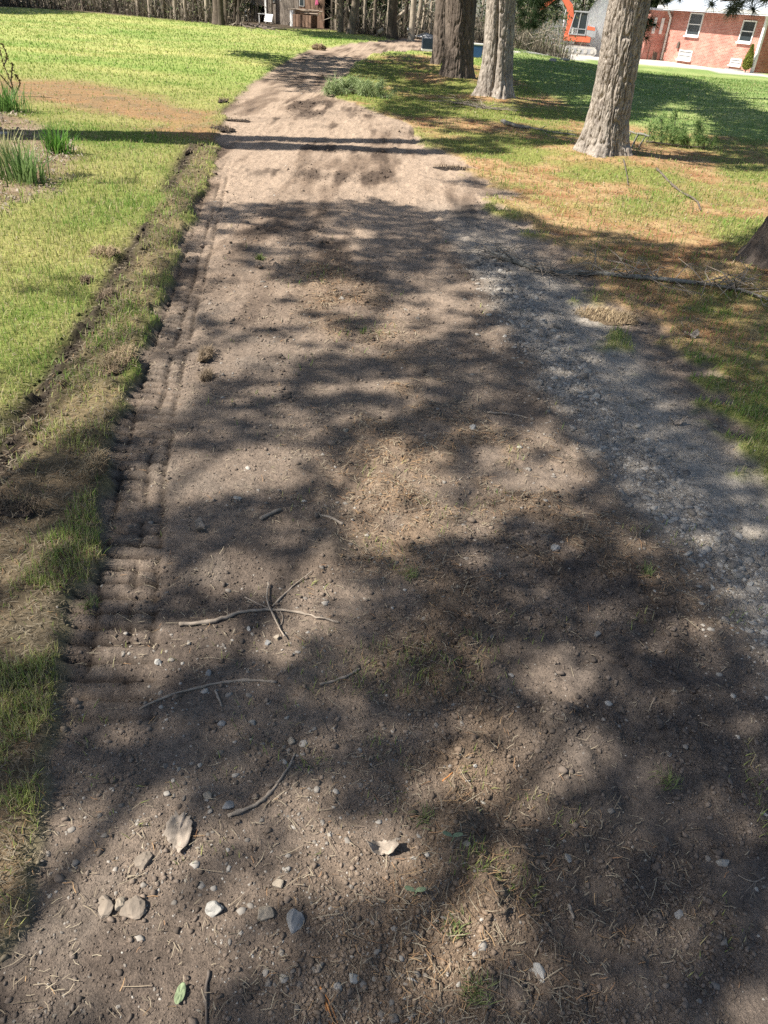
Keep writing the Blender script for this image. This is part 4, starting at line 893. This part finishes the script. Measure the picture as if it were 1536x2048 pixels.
def window(px0, py0, px1, py1, lb=None, basement=False):
    u0, z1 = wall_uv(px0, py0); u1, z0 = wall_uv(px1, py1); f = MB(); t = .07; y = OUT * .03
    for (a, b, c, d_) in ((u0, u1, z1 - t, z1), (u0, u1, z0, z0 + t), (u0, u0 + t, z0 + t, z1 - t), (u1 - t, u1, z0 + t, z1 - t)): f.box(((a + b) / 2, y, (c + d_) / 2), (b - a, .07, d_ - c))
    f.box(((u0 + u1) / 2, y, (z0 + z1) / 2), (u1 - u0 - 2 * t, .05, .05)); o = f.build('window', M['white'], house)
    g = MB(); g.box(((u0 + u1) / 2, OUT * .008, (z0 + z1) / 2), (u1 - u0 - 2 * t - .004, .02, z1 - z0 - 2 * t - .004)); g.build('pane', M['glass'] if not basement else M['grey'], o)
    sm = MB(); sm.box(((u0 + u1) / 2, OUT * .07, z0 - .045), (u1 - u0 + .12, .16, .08)); sm.build('sill', M['white'], o); return o
window(1383, 25, 1398, 73); window(1489, 40, 1503, 86)
window(1361, 99, 1382, 121, basement=True); window(1464, 116, 1482, 132, basement=True)
u_, z_ = wall_uv(1357, 97); m = MB(); m.prism([(u_ - .1, z_), (u_ + .1, z_), (u_ + .08, z_ + .3), (u_, z_ + .4), (u_ - .08, z_ + .3)], OUT * .002, OUT * .14); m.build('wall_lamp', M['stickd'], house)
m = MB(); m.tube([(.08, OUT * .09, .02), (.08, OUT * .09, EAVE - .5), (.08, OUT * .42, EAVE - .12)], .075, 8); m.build('downspout', M['white'], house, True)
RL = UR + 5
m = MB(); m.prism([(-.5, 0), (RL, 0), (RL, .18), (-.5, .18)], OUT * .93, OUT * .83); [setattr(m, 'v', [(v[0], v[1], v[2] + EAVE - .02) for v in m.v])]; m.build('gutter', M['whitem'], house)
m = MB(); v0 = [(-.5, OUT * .90, EAVE + .05), (RL, OUT * .90, EAVE + .05), (RL, -OUT * 4, EAVE + 1.75), (-.5, -OUT * 4, EAVE + 1.75), (RL, -OUT * 8, EAVE + .17), (-.5, -OUT * 8, EAVE + .17)]
m.add(v0 + [(a, b, c - .14) for a, b, c in v0], [(0, 1, 2, 3), (3, 2, 4, 5), (6, 9, 8, 7), (9, 11, 10, 8), (0, 6, 7, 1), (5, 4, 10, 11), (1, 7, 8, 2), (2, 8, 10, 4), (0, 3, 9, 6), (3, 5, 11, 9)])
for k in range(int(RL / .45)):
    uu = -.3 + k * .45; m.box((uu, -OUT * 1.72, EAVE + .17 + .80), (.03, 4.8, .05), Matrix.Rotation(-OUT * math.atan2(1.58, 4.55), 3, 'X'))
m.build('roof', M['roof'], house)
m = MB(); m.prism([(-2.4, EAVE - .148), (.1, EAVE - .148), (.1, EAVE - .03), (-2.4, EAVE - .03)], OUT * 1.9, OUT * .02); m.build('wing_roof', M['roof'], house)
for du in (.62, 1.22):
    m = MB(); m.box((.0, OUT * du, EAVE - 1.0), (.06, .22, .9)); m.build('window', M['white'], house)
m = MB(); m.box((.0, OUT * .62, .1), (.05, .35, .7)); m.build('vent', M['stickd'], house)
pu, pz = wall_uv(1514, 150); m = MB(); m.box((UR + .22, OUT * .35, (EAVE - .8) / 2 + .0), (.16, .16, EAVE + .8 - .1)); m.box((UR + .22, OUT * .35, EAVE - .1), (.24, .24, .1)); m.box((UR + .22, OUT * .35, -.3), (.26, .26, .3)); m.build('porch_post', M['white'], house)
wu, wz = wall_uv(1472, 136); m = MB()
for k in range(10):
    a0 = math.pi * k / 10; a1 = math.pi * (k + 1) / 10; m.box((wu + .65 * math.cos((a0 + a1) / 2), OUT * (.55 * math.sin((a0 + a1) / 2)), -.02), (.24, .03, .28), Matrix.Rotation((a0 + a1) / 2 * OUT + math.pi / 2, 3, 'Z'))
m.build('window_well', M['grey'], house)
def leafball(name, loc, rx, rz, n, c1, c2, label, cat, group=None, L=.09, W=.05, cone=False):
    t = empty(name, loc, label, cat, group); m = MB(); m.tube([(0, 0, -.1), (0, 0, rz)], [.03, .015], 6); m.build('trunk', M['stickd'], t)
    u = rng.random(n); hz = u * rz * 2; prof = np.sqrt(np.maximum(.02, 1 - (2 * u - 1) ** 2)) if not cone else np.minimum(1, (1 - u) * 1.5 + .06) * np.minimum(1, u * 6 + .3)
    a = rng.uniform(0, 6.28, n); rr = rx * prof * np.sqrt(rng.uniform(.35, 1.1, n)); v, f, c = needles(np.stack([np.cos(a) * rr, np.sin(a) * rr, hz + .05], 1), 3, L, W, c1, c2, .7, (0, 0, .6)); mesh_np('crown', v, f, M['needle'], t, c); return t
sp_ = onplane(1491, 141, HB + NF * .9, NF); leafball('conifer_shrub', sp_, .27, .62, 1500, (.16, .20, .04), (.34, .34, .08), 'small yellow green upright shrub against the brick house wall', 'shrub', cone=True)

# ------------------------------------------------------------------ excavator
ex = G(1157, 110); EXA = math.atan2(.20, -.98)
UPX = .34
exr = empty('mini_excavator', (ex[0], ex[1], float(HZ(*ex))), 'orange mini excavator with a grey cab working in a dust cloud by the house', 'excavator', rz=EXA)
def stadium(x0, x1, z0, z1, n=10):
    r = (z1 - z0) / 2; zc = (z0 + z1) / 2
    return [(x1 - r + r * math.sin(a), zc - r * math.cos(a)) for a in np.linspace(0, math.pi, n)] + [(x0 + r + r * math.sin(a), zc - r * math.cos(a)) for a in np.linspace(math.pi, 2 * math.pi, n)]
for q in (-1, 1):
    m = MB(); m.prism(stadium(-1.15, 1.15, 0, .50), q * .55, q * .90)
    for k in range(26):
        xx = -1.0 + 2.0 * k / 25; m.box((xx, q * .725, -.012), (.045, .36, .03)); m.box((xx, q * .725, .512), (.045, .36, .03))
    tr = m.build('track', M['dust'], exr)
    w_ = MB(); w_.prism(stadium(-.98, .98, .11, .39), q * .905, q * .915); w_.build('side_frame', M['grey'], tr)
    for k in range(5):
        w2 = MB(); xx = -.85 + .425 * k; w2.prism([(xx + .12 * math.cos(a), .25 + .12 * math.sin(a)) for a in np.linspace(0, 6.283, 16, endpoint=False)], q * .917, q * .94); w2.build('roller', M['dust'], tr)
m = MB(); m.box((0, 0, .42), (1.2, 1.1, .3)); m.tube([(0, 0, .5), (0, 0, .72)], .42, 18); m.build('undercarriage', M['dust'], exr)
m = MB(); m.box((1.3, .4, .40), (.9, .1, .12), Matrix.Rotation(R(-6), 3, 'Y')); m.box((1.3, -.4, .40), (.9, .1, .12), Matrix.Rotation(R(-6), 3, 'Y'))
m.prism([(1.75, .15), (1.85, .25), (1.93, .50), (1.90, .78), (1.84, .78), (1.84, .5), (1.76, .28), (1.70, .18)], -.95, .95); m.build('blade', M['whitem'], exr)
upr = bpy.data.objects.new('upper_structure', None); link(upr, exr); upr.location = (UPX, 0, 0)
m = MB(); m.prism([(-.95, .74), (.85, .74), (.85, 1.02), (.25, 1.10), (-.95, 1.10)], -.78, .78); m.build('platform', M['orange'], upr, bevel=.03)
m = MB(); m.prism([(-.62, 1.10), (-1.0, 1.02), (-1.22, 1.0), (-1.28, 1.4), (-1.10, 1.66), (-.62, 1.66)], -.80, .80); m.build('engine_cover', M['grey'], upr, bevel=.05)
m = MB(); m.prism([(-.60, 1.45), (-1.12, 1.42), (-1.10, 1.60), (-.60, 1.66)], -.81, .81); m.build('engine_band', M['orange'], upr)
cab = MB(); cx0, cx1, zt = -.55, .52, 2.36
for (xx, xt) in ((cx0, cx0 + .05), (cx1, cx1 - .22), (-.02, -.05)):
    for yy in (.05, .80): cab.tube([(xx, yy, 1.1), (xt, yy, zt)], .035, 6)
cab.box(((cx0 + cx1) / 2 - .07, .425, zt + .03), (.98, .86, .08)); cab.box((-.02, .80, 1.45), (1.02, .03, .05)); cab.box((-.02, .425, 1.14), (1.06, .78, .07))
cb = cab.build('cab', M['grey'], upr, bevel=.01)
for (xa, xb, za, zb, yy) in ((cx0 + .06, -.07, 1.20, zt - .04, .79), (.02, cx1 - .16, 1.50, zt - .04, .79), (cx0 + .06, -.07, 1.2, zt - .04, .06)):
    g = MB(); g.box(((xa + xb) / 2, yy, (za + zb) / 2), (xb - xa, .012, zb - za)); g.build('cab_window', M['glass'], cb)
g = MB(); g.box((-.18, .42, 1.42), (.5, .5, .14)); g.box((-.40, .42, 1.72), (.12, .48, .55)); g.build('seat', M['black'], cb)
g = MB(); g.tube([(.22, .25, 1.2), (.26, .25, 1.75)], .02, 6); g.tube([(.22, .55, 1.2), (.26, .55, 1.75)], .02, 6); g.box((.30, .4, 1.35), (.12, .5, .4)); g.build('controls', M['whitem'], cb)
def arm_pts(name, pts, half, wid, mat='orange', parent=upr, y=-.25):
    m = MB(); P = np.array(pts, float); T = np.gradient(P, axis=0); T /= np.linalg.norm(T, axis=1)[:, None]; Nn = np.stack([-T[:, 1], T[:, 0]], 1); h = np.array(half)[:, None]
    poly = [tuple(p) for p in P + Nn * h] + [tuple(p) for p in (P - Nn * h)[::-1]]; m.prism(poly, y - wid / 2, y + wid / 2); return m.build(name, M[mat], parent, bevel=.015)
bm_ = arm_pts('boom', [(.72, .95), (.62, 1.5), (.60, 2.05), (.78, 2.6), (1.25, 3.05), (1.75, 3.2)], [.13, .17, .21, .21, .17, .10], .26)
arm_pts('arm', [(1.62, 3.34), (1.95, 3.02), (2.35, 2.62), (2.75, 2.28)], [.15, .16, .12, .08], .2)
m = MB(); m.tube([(.95, -.25, 1.15), (1.02, -.25, 1.9)], .06, 8); m.tube([(1.02, -.25, 1.9), (1.0, -.25, 2.45)], .03, 8); m.build('boom_cylinder', M['grey'], bm_, True)
m = MB(); m.tube([(.70, -.25, 2.75), (1.2, -.25, 3.38)], .055, 8); m.tube([(1.2, -.25, 3.38), (1.62, -.25, 3.45)], .03, 8); m.build('arm_cylinder', M['grey'], bm_, True)
m = MB(); m.prism([(2.72, 2.34), (3.00, 2.20), (3.02, 1.95), (2.86, 1.74), (2.62, 1.72), (2.58, 1.80), (2.80, 1.86), (2.88, 2.02), (2.78, 2.16), (2.62, 2.20)], -.45, -.05); m.build('bucket', M['stickd'], upr)

def puff(loc, rx, ry, rz, dens, label):
    import bmesh
    bm = bmesh.new(); bmesh.ops.create_icosphere(bm, subdivisions=4, radius=1)
    for v in bm.verts:
        k = 1 + .28 * (vn3(np.array([v.co.x * 1.8 + 5]), np.array([v.co.y * 1.8 + 5]), np.array([v.co.z * 1.8 + 5]), int(rx * 100))[0] - .5) * 2
        v.co = Vector((v.co.x * rx * k, v.co.y * ry * k, v.co.z * rz * k))
    me = bpy.data.meshes.new('dust_cloud'); bm.to_mesh(me); bm.free(); m = bpy.data.materials.new('dust_haze'); m.use_nodes = True; n = m.node_tree; n.nodes.clear()
    o_ = n.nodes.new('ShaderNodeOutputMaterial'); p = n.nodes.new('ShaderNodeVolumePrincipled'); p.inputs['Color'].default_value = (.98, .97, .95, 1); p.inputs['Density'].default_value = dens; p.inputs['Anisotropy'].default_value = .2
    n.links.new(p.outputs[0], o_.inputs['Volume']); me.materials.append(m); o = link(bpy.data.objects.new('dust_cloud', me)); o.location = loc; return tag(o, label, 'dust', kind='stuff')
ez = float(HZ(*ex))
puff((ex[0] + 1.6, ex[1] + 1.2, ez + 1.1), 1.9, 1.5, 2.0, .55, 'pale dust cloud hanging behind the orange excavator')
puff((ex[0] - 1.1, ex[1] + 1.8, ez + .7), 2.0, 1.2, 1.1, .22, 'low dust drifting over the excavator tracks and blade')

# ------------------------------------------------------------------ cart, bin, heap
cg = G(872, 111); t = empty('utility_cart', (cg[0], cg[1], float(HZ(*cg))), 'dark navy dump cart with a pale sill parked behind the row of pines', 'cart', rz=.06)
dc = float(np.hypot(*cg)); px_ = dc / 1760.
m = MB(); L_ = 62 * px_
for (yy, th_) in ((-.30, .03), (.30, .03)): m.box((L_ / 2 - 30 * px_, yy, .31), (L_, th_, .30))
m.box((-30 * px_ + .015, 0, .31), (.03, .56, .30)); m.box((L_ - 30 * px_ - .015, 0, .31), (.03, .56, .30)); m.build('tub', M['navy'], t)
m = MB(); m.box((L_ / 2 - 30 * px_, 0, .13), (L_, .66, .055)); m.build('sill', M['whitem'], t)
for xx in (.10, L_ - 34 * px_ - .1):
    for yy in (-.27, .27):
        m = MB(); m.prism([(xx + .115 * math.cos(a), .115 + .115 * math.sin(a)) for a in np.linspace(0, 6.283, 20, endpoint=False)], yy - .05, yy + .05); wh = m.build('wheel', M['black'], t)
        m = MB(); m.prism([(xx + .05 * math.cos(a), .115 + .05 * math.sin(a)) for a in np.linspace(0, 6.283, 14, endpoint=False)], yy - .056, yy + .056); m.build('rim', M['grey'], wh)
bg_ = G(952, 117); t = empty('plastic_bin', (bg_[0], bg_[1], float(HZ(*bg_))), 'blue bin with a pale lid behind the split-bark pine', 'bin')
m = MB(); m.box((0, 0, .19), (.36, .34, .38), None, 1.08); m.build('body', M['blue'], t, bevel=.015); m = MB(); m.box((0, 0, .405), (.42, .40, .05)); m.box((-.19, -.17, .2), (.03, .03, .38)); m.build('lid', M['whitem'], t, bevel=.01)
for (px, py, sx, sz, mt, lb, sd_) in ((850, 80, .62, .20, 'concrete', 'pale rubble heap behind the navy cart', 71), (872, 72, .55, .26, 'stone_g', 'grey boulder behind the navy cart', 72), (822, 74, .40, .36, 'concrete', 'squat grey block at the edge of the wood behind the cart', 73)):
    o = lump_mesh('boulder', mt, (sx, .4, sz), sd_, 9, 3, .2); g = G(px, py); o.location = (g[0], g[1], float(HZ(*g)) + sz * .5); tag(o, lb, 'boulder')
for (px, py, s_, lb) in ((1103, 124, .16, 'small pale rock on the shaded lawn, left of two'), (1128, 125, .19, 'small pale rock on the shaded lawn, right of two')):
    o = lump_mesh('rock', 'stone_p', (s_ * 1.3, s_, s_ * .5), 80 + px, 7, 2); g = G(px, py); o.location = (g[0], g[1], float(HZ(*g)) + .05); tag(o, lb, 'rock')

# ------------------------------------------------------------------ shed at the edge of the wood
sA, sB = G(497, 42), G(648, 57); SU = np.array([sB[0] - sA[0], sB[1] - sA[1], 0.0]); SL = float(np.linalg.norm(SU)); SU /= SL; SN = np.array([SU[1], -SU[0], 0.0])
S0 = np.array([sA[0], sA[1], float(HZ(*sA))]); shed = empty('wooden_shed', S0, 'old weathered wooden shed with a dark doorway at the edge of the wood', 'shed', rz=math.atan2(SU[1], SU[0]))
def suv(px, py): p = onplane(px, py, S0, SN) - S0; return float(p @ SU), float(p[2])
def spanel(name, pxs, mat, y, z0, z1, dep=.06, parent=shed):
    a = suv(pxs[0], 30)[0]; b = suv(pxs[1], 30)[0]; m = MB(); k = max(1, int((b - a) / .18)); wv = (b - a) / k
    for i in range(k): m.box((a + (i + .5) * wv, y + rng.normal(0, .006), (z0 + z1) / 2), (wv - .012, dep, z1 - z0 + rng.normal(0, .02)))
    return m.build(name, M[mat], parent)
zb = -.3
spanel('wall', (497, 517), 'board', 0, zb, 2.9); spanel('wall', (533, 598), 'board', 0, zb, 2.9); spanel('wall', (599, 650), 'brownb', -.02, zb, 2.9); spanel('wall', (517.5, 532.5), 'board', 0, suv(525, 12)[1], 2.9)
m = MB(); a, b = suv(494, 30)[0], suv(651, 30)[0]; m.box(((a + b) / 2, 2.2, 1.3), (b - a, 3.6, 3.1)); m.build('interior_shade', M['dark'], shed)  # solid near-black block stands in for the shade inside the doorway
m = MB(); m.add([(a - .3, -.4, 2.85), (b + .3, -.4, 2.85), (b + .3, 2.2, 3.9), (a - .3, 2.2, 3.9), (b + .3, 4.6, 2.85), (a - .3, 4.6, 2.85)], [(0, 1, 2, 3), (3, 2, 4, 5)]); ro = m.build('roof', M['grey'], shed); sdm = ro.modifiers.new('thick', 'SOLIDIFY'); sdm.thickness = .08
for (pa, pb, mt, nm) in ((492, 497, 'white', 'corner_post'), (513.5, 517.5, 'stone_t', 'door_jamb'), (532, 535, 'white', 'door_jamb')):
    a, b = suv(pa, 30)[0], suv(pb, 30)[0]; m = MB(); m.box(((a + b) / 2, -.06, 1.3), (b - a, .10, 3.1)); m.build(nm, M[mt], shed)
for (pa, qa, pb, qb) in ((498, -8, 504, 6), (544, -10, 551, 5), (600, -6, 610, 13), (561, -12, 568, 1)):
    (u0, z1), (u1, z0) = suv(pa, qa), suv(pb, qb); m = MB(); m.box(((u0 + u1) / 2, -.06, (z0 + z1) / 2), (u1 - u0, .04, z1 - z0)); wv = m.build('window', M['whitem'], shed); m = MB(); m.box(((u0 + u1) / 2, -.08, (z0 + z1) / 2), (u1 - u0 - .08, .03, z1 - z0 - .08)); m.build('pane', M['glass'], wv)
u0, z1 = suv(571, -6); u1, z0 = suv(596, 48); m = MB()
for k in range(5): uu = u0 + (u1 - u0) * (k + .5) / 5; m.box((uu, -.30, (z0 + z1) / 2 + .05), ((u1 - u0) / 5 - .01, .04, z1 - z0), Matrix.Rotation(R(10), 3, 'X') @ Matrix.Rotation(R(-3), 3, 'Y'))
o = m.build('leaning_panel', M['board'], None); o.location = S0; o.rotation_euler = shed.rotation_euler; tag(o, 'tall grey board panel leaning on the front of the weathered shed', 'panel')
u0, z0 = suv(555, 42); t = empty('garden_bench', S0 + SU * u0 + SN * 1.0, 'low white slatted bench tipped over in front of the shed', 'bench', rz=math.atan2(SU[1], SU[0]) + .2)
m = MB()
for k in range(4): m.box((.2, -.1 - .05 * k, .40 - .09 * k), (.46, .03, .08), Matrix.Rotation(R(-25), 3, 'X'))
m.build('slats', M['white'], t); m = MB(); m.box((-.25, 0, .42), (.42, .22, .04)); m.box((-.05, -.02, .2), (.05, .05, .4)); m.box((-.44, 0, .2), (.04, .04, .4)); m.box((.41, -.15, .16), (.04, .04, .32)); m.build('frame', M['white'], t)
u0, z0 = suv(622, 56); t = empty('wooden_crate', S0 + SU * u0 + SN * .7, 'brown wooden crate with a white post and loose sticks on top, beside the shed', 'crate', rz=math.atan2(SU[1], SU[0]))
m = MB()
for k in range(6): m.box((-.42 + .2 * k, 0, .27), (.17, .6, .54))
m.build('boards', M['brownb'], t); m = MB(); m.box((-.68, -.1, .33), (.22, .12, .72)); m.build('post', M['white'], t)
m = MB()
for k in range(7): a = rng.normal(0, .3); m.tube([(-.7 + rng.normal(0, .1), rng.normal(0, .15),   .58 + .03 * k), (.9 + rng.normal(0, .2), rng.normal(0, .2), .55 + .04 * k + a * .1)], .03, 5)
m.build('sticks', M['stick'], t)
u0, z0 = suv(637, 4); m = MB(); gr = 9
vv = [((i / (gr - 1) - .5) * .22, .06 * math.sin(3.5 * i / gr + 2 * j / gr) + .03, (j / (gr - 1) - .5) * .34 * (1 - .25 * math.sin(2.2 * i / gr))) for i in range(gr) for j in range(gr)]
m.add(vv, [(i * gr + j, (i + 1) * gr + j, (i + 1) * gr + j + 1, i * gr + j + 1) for i in range(gr - 1) for j in range(gr - 1)]); o = m.build('hanging_cloth', M['pink'], None, True); o.location = S0 + SU * u0 + SN * .2 + np.array([0, 0, z0]); o.rotation_euler = shed.rotation_euler; q = o.modifiers.new('thick', 'SOLIDIFY'); q.thickness = .01; tag(o, 'small pink cloth hanging on the brown end of the shed', 'cloth')

# ------------------------------------------------------------------ wood behind the lawn
def forest_tree(r, H, mat, seed, lean):
    rr = np.random.default_rng(seed); t = bpy.data.objects.new('forest_tree', None); link(t); m = MB(); zz = [-.4, 0, .3, 1, 2.2, 4, 7, H]
    P = [(lean[0] * z + .05 * r * rr.normal(), lean[1] * z, z) for z in zz]; m.tube(P, [r * 1.7, r * 1.45, r * 1.15, r, r * .95, r * .85, r * .6, .02], 12, jit=.09)
    m.build('trunk', M[mat], t, True); m = MB()
    for k in range(16):
        z = rr.uniform(.8 if k < 5 else 3, H * .95); a = rr.uniform(0, 6.28); L = rr.uniform(.5, 2.2); p = np.array([lean[0] * z, lean[1] * z, z]); q = p + np.array([math.cos(a) * L, math.sin(a) * L, L * rr.uniform(-.1, .6)]); m.tube([p, (p + q) / 2 + np.array([0, 0, -.05]), q], [.035, .022, .006], 5)
        for _ in range(2):
            e = q + rr.normal(0, .4, 3); m.tube([(p + q) / 2, e], [.014, .003], 4)
    m.build('crown', M[mat], t); return t
protos = {}
def put_forest(px, py, wpx, mt, lb, deep=0.0, ln=0):
    g = G(px, py); d = float(np.hypot(*g)); g = g * (1 + deep / d); d += deep; r = max(.05, wpx / 2 / 1745. * d)
    key = (mt, ln)
    if key not in protos: protos[key] = forest_tree(.16, 13, mt, len(protos) + 40, (ln * .12, 0)); o = protos[key]
    else: o = copy_tree(protos[key])
    k = r / .16; o.location = (g[0], g[1], float(HZ(*g)) - .02); o.scale = (k, k, .8 + .4 * rng.random()); o.rotation_euler = (0, 0, 0 if ln else rng.uniform(0, 6.28)); tag(o, lb, 'tree', 'tree trunks of the wood behind the lawn'); return o
SECT = [(-400, 485, 'bare brown tree trunk in the wood left of the shed'), (485, 655, 'bare tree trunk rising behind the weathered shed'), (655, 800, 'bare tree trunk in the wood between the shed and the leaning pale log'), (800, 900, 'bare tree trunk in the wood behind the navy cart'), (900, 1600, 'bare tree trunk in the wood behind the row of pines')]
PALE = [(-400, 485, 'pale grey tree trunk in the wood left of the shed'), (485, 655, 'pale tree trunk rising behind the weathered shed'), (655, 800, 'pale slim trunk in the wood between the shed and the leaning pale log'), (800, 900, 'pale slim trunk in the wood behind the navy cart'), (900, 1600, 'pale trunk in the wood behind the row of pines')]
def wl(px, mt):
    for a, b, l in (PALE if mt == 'wood_p' else SECT):
        if a <= px < b: return l
def edge_y(px): return float(np.interp(px, [-400, 0, 200, 330, 480, 650, 800, 900, 1030, 1300], [6, 14, 27, 40, 56, 60, 80, 84, 90, 100]))
for (px, wpx, mt, ln) in [(168, 6, 'wood_b', 0), (205, 5, 'wood_p', 0), (232, 6, 'wood_b', 0), (278, 7, 'wood_p', 0), (302, 8, 'wood_p', 0), (330, 6, 'wood_d', 0), (352, 8, 'wood_p', 0), (372, 6, 'wood_p', 0), (392, 8, 'wood_d', 0), (416, 9, 'wood_p', 0), (443, 10, 'wood_d', 0), (453, 8, 'wood_b', 0), (470, 6, 'wood_d', 1), (480, 7, 'wood_d', 0), (664, 7, 'wood_d', 0), (672, 6, 'wood_p', 0), (681, 10, 'wood_b', 0), (690, 9, 'wood_d', 1), (701, 15, 'wood_b', 1), (714, 6, 'wood_p', 0), (728, 6, 'wood_p', 0), (748, 7, 'wood_b', 0), (783, 17, 'wood_d', 0), (774, 5, 'wood_p', 0), (806, 8, 'wood_d', 1), (822, 11, 'wood_p', 0), (831, 8, 'wood_p', 1), (842, 7, 'wood_p', 1), (858, 6, 'wood_p', 0), (868, 6, 'wood_p', 0), (877, 5, 'wood_b', 0)]:
    put_forest(px, edge_y(px) - 3 + (4 if wpx > 9 else 0), wpx, mt, wl(px, mt), 0, ln)
for k in range(64):
    px = rng.uniform(-60, 900) if k < 44 else rng.uniform(930, 1285); mt = ['wood_b', 'wood_p', 'wood_d'][int(rng.integers(0, 3))]
    put_forest(px, edge_y(px) - 4, rng.uniform(3, 8), mt, wl(px, mt), rng.uniform(2, 30), int(rng.random() < .2))
for (p0, p1, r_, lb, mt) in (((787, 43), (810, 22), .09, 'pale broken log leaning up against a dark trunk in the wood', 'wood_p'), ((757, 66), (767, 58), .10, 'pale cut log end lying at the edge of the wood', 'wood_p')):
    dd = 41.5; m = MB(); a = at_depth(*p0, dd); b = at_depth(*p1, dd); a[2] = max(a[2], .1) if lb[5] == 'c' else a[2]; m.tube([(0, 0, 0), b - a], [r_, r_ * .85], 9); o = m.build('fallen_log', M[mt], None, True); o.location = a; tag(o, lb, 'log')
for i, (pts, lb) in enumerate([([(470, 47), (490, 58), (512, 62)], 'dark fallen limb on the lawn edge, leftmost in front of the shed'), ([(495, 50), (525, 60), (550, 64)], 'dark fallen limb on the lawn straight in front of the shed door'), ([(515, 53), (545, 60), (575, 62)], 'dark fallen limb on the lawn in front of the white bench'), ([(225, 117 + 2), (250, 112), (262, 118)], '')]):
    if lb: stick(pts, .07, .03, lb, 'stickd', 'branch', 'fallen_branch', 'limbs lying on the lawn before the shed', extra=([pts[1], (pts[1][0] + 14, pts[1][1] + 6)],))
# undergrowth: stems, twigs and leaves, nobody could count them
nU = 26000; px = rng.uniform(-260, 1330, nU); py = np.array([edge_y(p) for p in px]) - 2; dirs = np.stack([(px - 768) / FPX, -(py - 1024) / FPX, -np.ones(nU)], 1) @ RM.T
tt = CAM_H / np.maximum(.022, -dirs[:, 2]); dep = 26 * rng.random(nU) ** 1.6; gx = dirs[:, 0] * tt; gy = dirs[:, 1] * tt; sc_ = 1 + dep / np.hypot(gx, gy); gx *= sc_; gy *= sc_
ok = ~((gx > 9) & (gy < 60)) & ~((px > 484) & (px < 662) & (dep < 6)) & (rng.random(nU) < .8); gx, gy = gx[ok], gy[ok]; n = len(gx); hgt = np.abs(rng.normal(0, .55, n)) + .12
V1, F1, c1_ = blades(np.stack([gx, gy, HZ(gx, gy) - .05], 1), hgt * 1.4, rng.uniform(.02, .05, n), rng.uniform(0, 6.28, n), np.abs(rng.normal(.45, .35, n)).clip(0, .97), mixc(C3(.06, .05, .036), C3(.36, .31, .23), rng.random(n) ** 1.7))
zl = rng.random(n) * 2.2; cl_ = mixc(C3(.03, .05, .022), C3(.17, .19, .085), rng.random(n)); cl_[rng.random(n) < .3] = C3(.22, .175, .12)
V2, F2, c2_ = needles(np.stack([gx + rng.normal(0, .3, n), gy, HZ(gx, gy) + zl], 1), 1, .15, .09, (.1, .1, .04), (.2, .2, .1)); c2_ = np.repeat(cl_, 4, 0)
nb = 4200; kb = rng.integers(0, n, nb); V3, F3, c3_ = needles(np.stack([gx[kb], gy[kb], HZ(gx[kb], gy[kb]) + rng.random(nb) ** 2 * 1.6], 1), 1, 1.3, .03, (.16, .13, .10), (.46, .40, .31), 1.0, (0, 0, .25))
tag(mesh_np('undergrowth', np.concatenate([V1, V2, V3]), np.concatenate([F1, F2 + len(V1), F3 + len(V1) + len(V2)]), M['straw'], None, np.concatenate([c1_, c2_, c3_])), 'tangled brown and olive undergrowth filling the wood behind the lawn', 'undergrowth', kind='stuff')
for i, (px, py, h_, rx, lb) in enumerate([(765, 76, 6.5, 1.4, 'dark evergreen standing behind the big dark trunk in the wood'), (1078, 98, 7, 2.2, 'dense dark evergreen behind the excavator arm'), (1045, 95, 6, 1.6, 'dark evergreen left of the excavator arm, behind the split-bark pine'), (1215, 104, 8, 2.4, 'dark evergreen between the excavator and the brick house'), (1150, 96, 9, 2.6, 'tall dark evergreen straight behind the excavator'), (1272, 108, 8, 1.9, 'dark evergreen touching the end of the brick house'), (470, 50, 6, 1.6, 'dark evergreen in the wood just left of the shed'), (250, 24, 7, 2.0, 'dark evergreen deep in the wood at the far left')]):
    g = G(px, py); d = np.hypot(*g); g = g * (1 + (7 if px < 900 else 16) / d); t = empty('evergreen_tree', (g[0], g[1], float(HZ(*g)) - .05), lb, 'tree', 'evergreens in the wood'); m = MB(); m.tube([(0, 0, -.2), (0, 0, h_)], [.16, .03], 8); m.build('trunk', M['wood_d'], t)
    n_ = 2600; u = rng.random(n_); a = rng.uniform(0, 6.28, n_); layer = .6 + .4 * np.abs(np.sin(u * 22 + i)); rr = rx * (1 - u * .9) * layer * np.sqrt(rng.uniform(.2, 1.1, n_)); v, f, c = needles(np.stack([np.cos(a) * rr, np.sin(a) * rr, .3 + u * h_], 1), 2, .35, .10, (.03, .055, .02), (.10, .13, .045), 1, (0, 0, -.3)); mesh_np('crown', v, f, M['needle'], t, c)
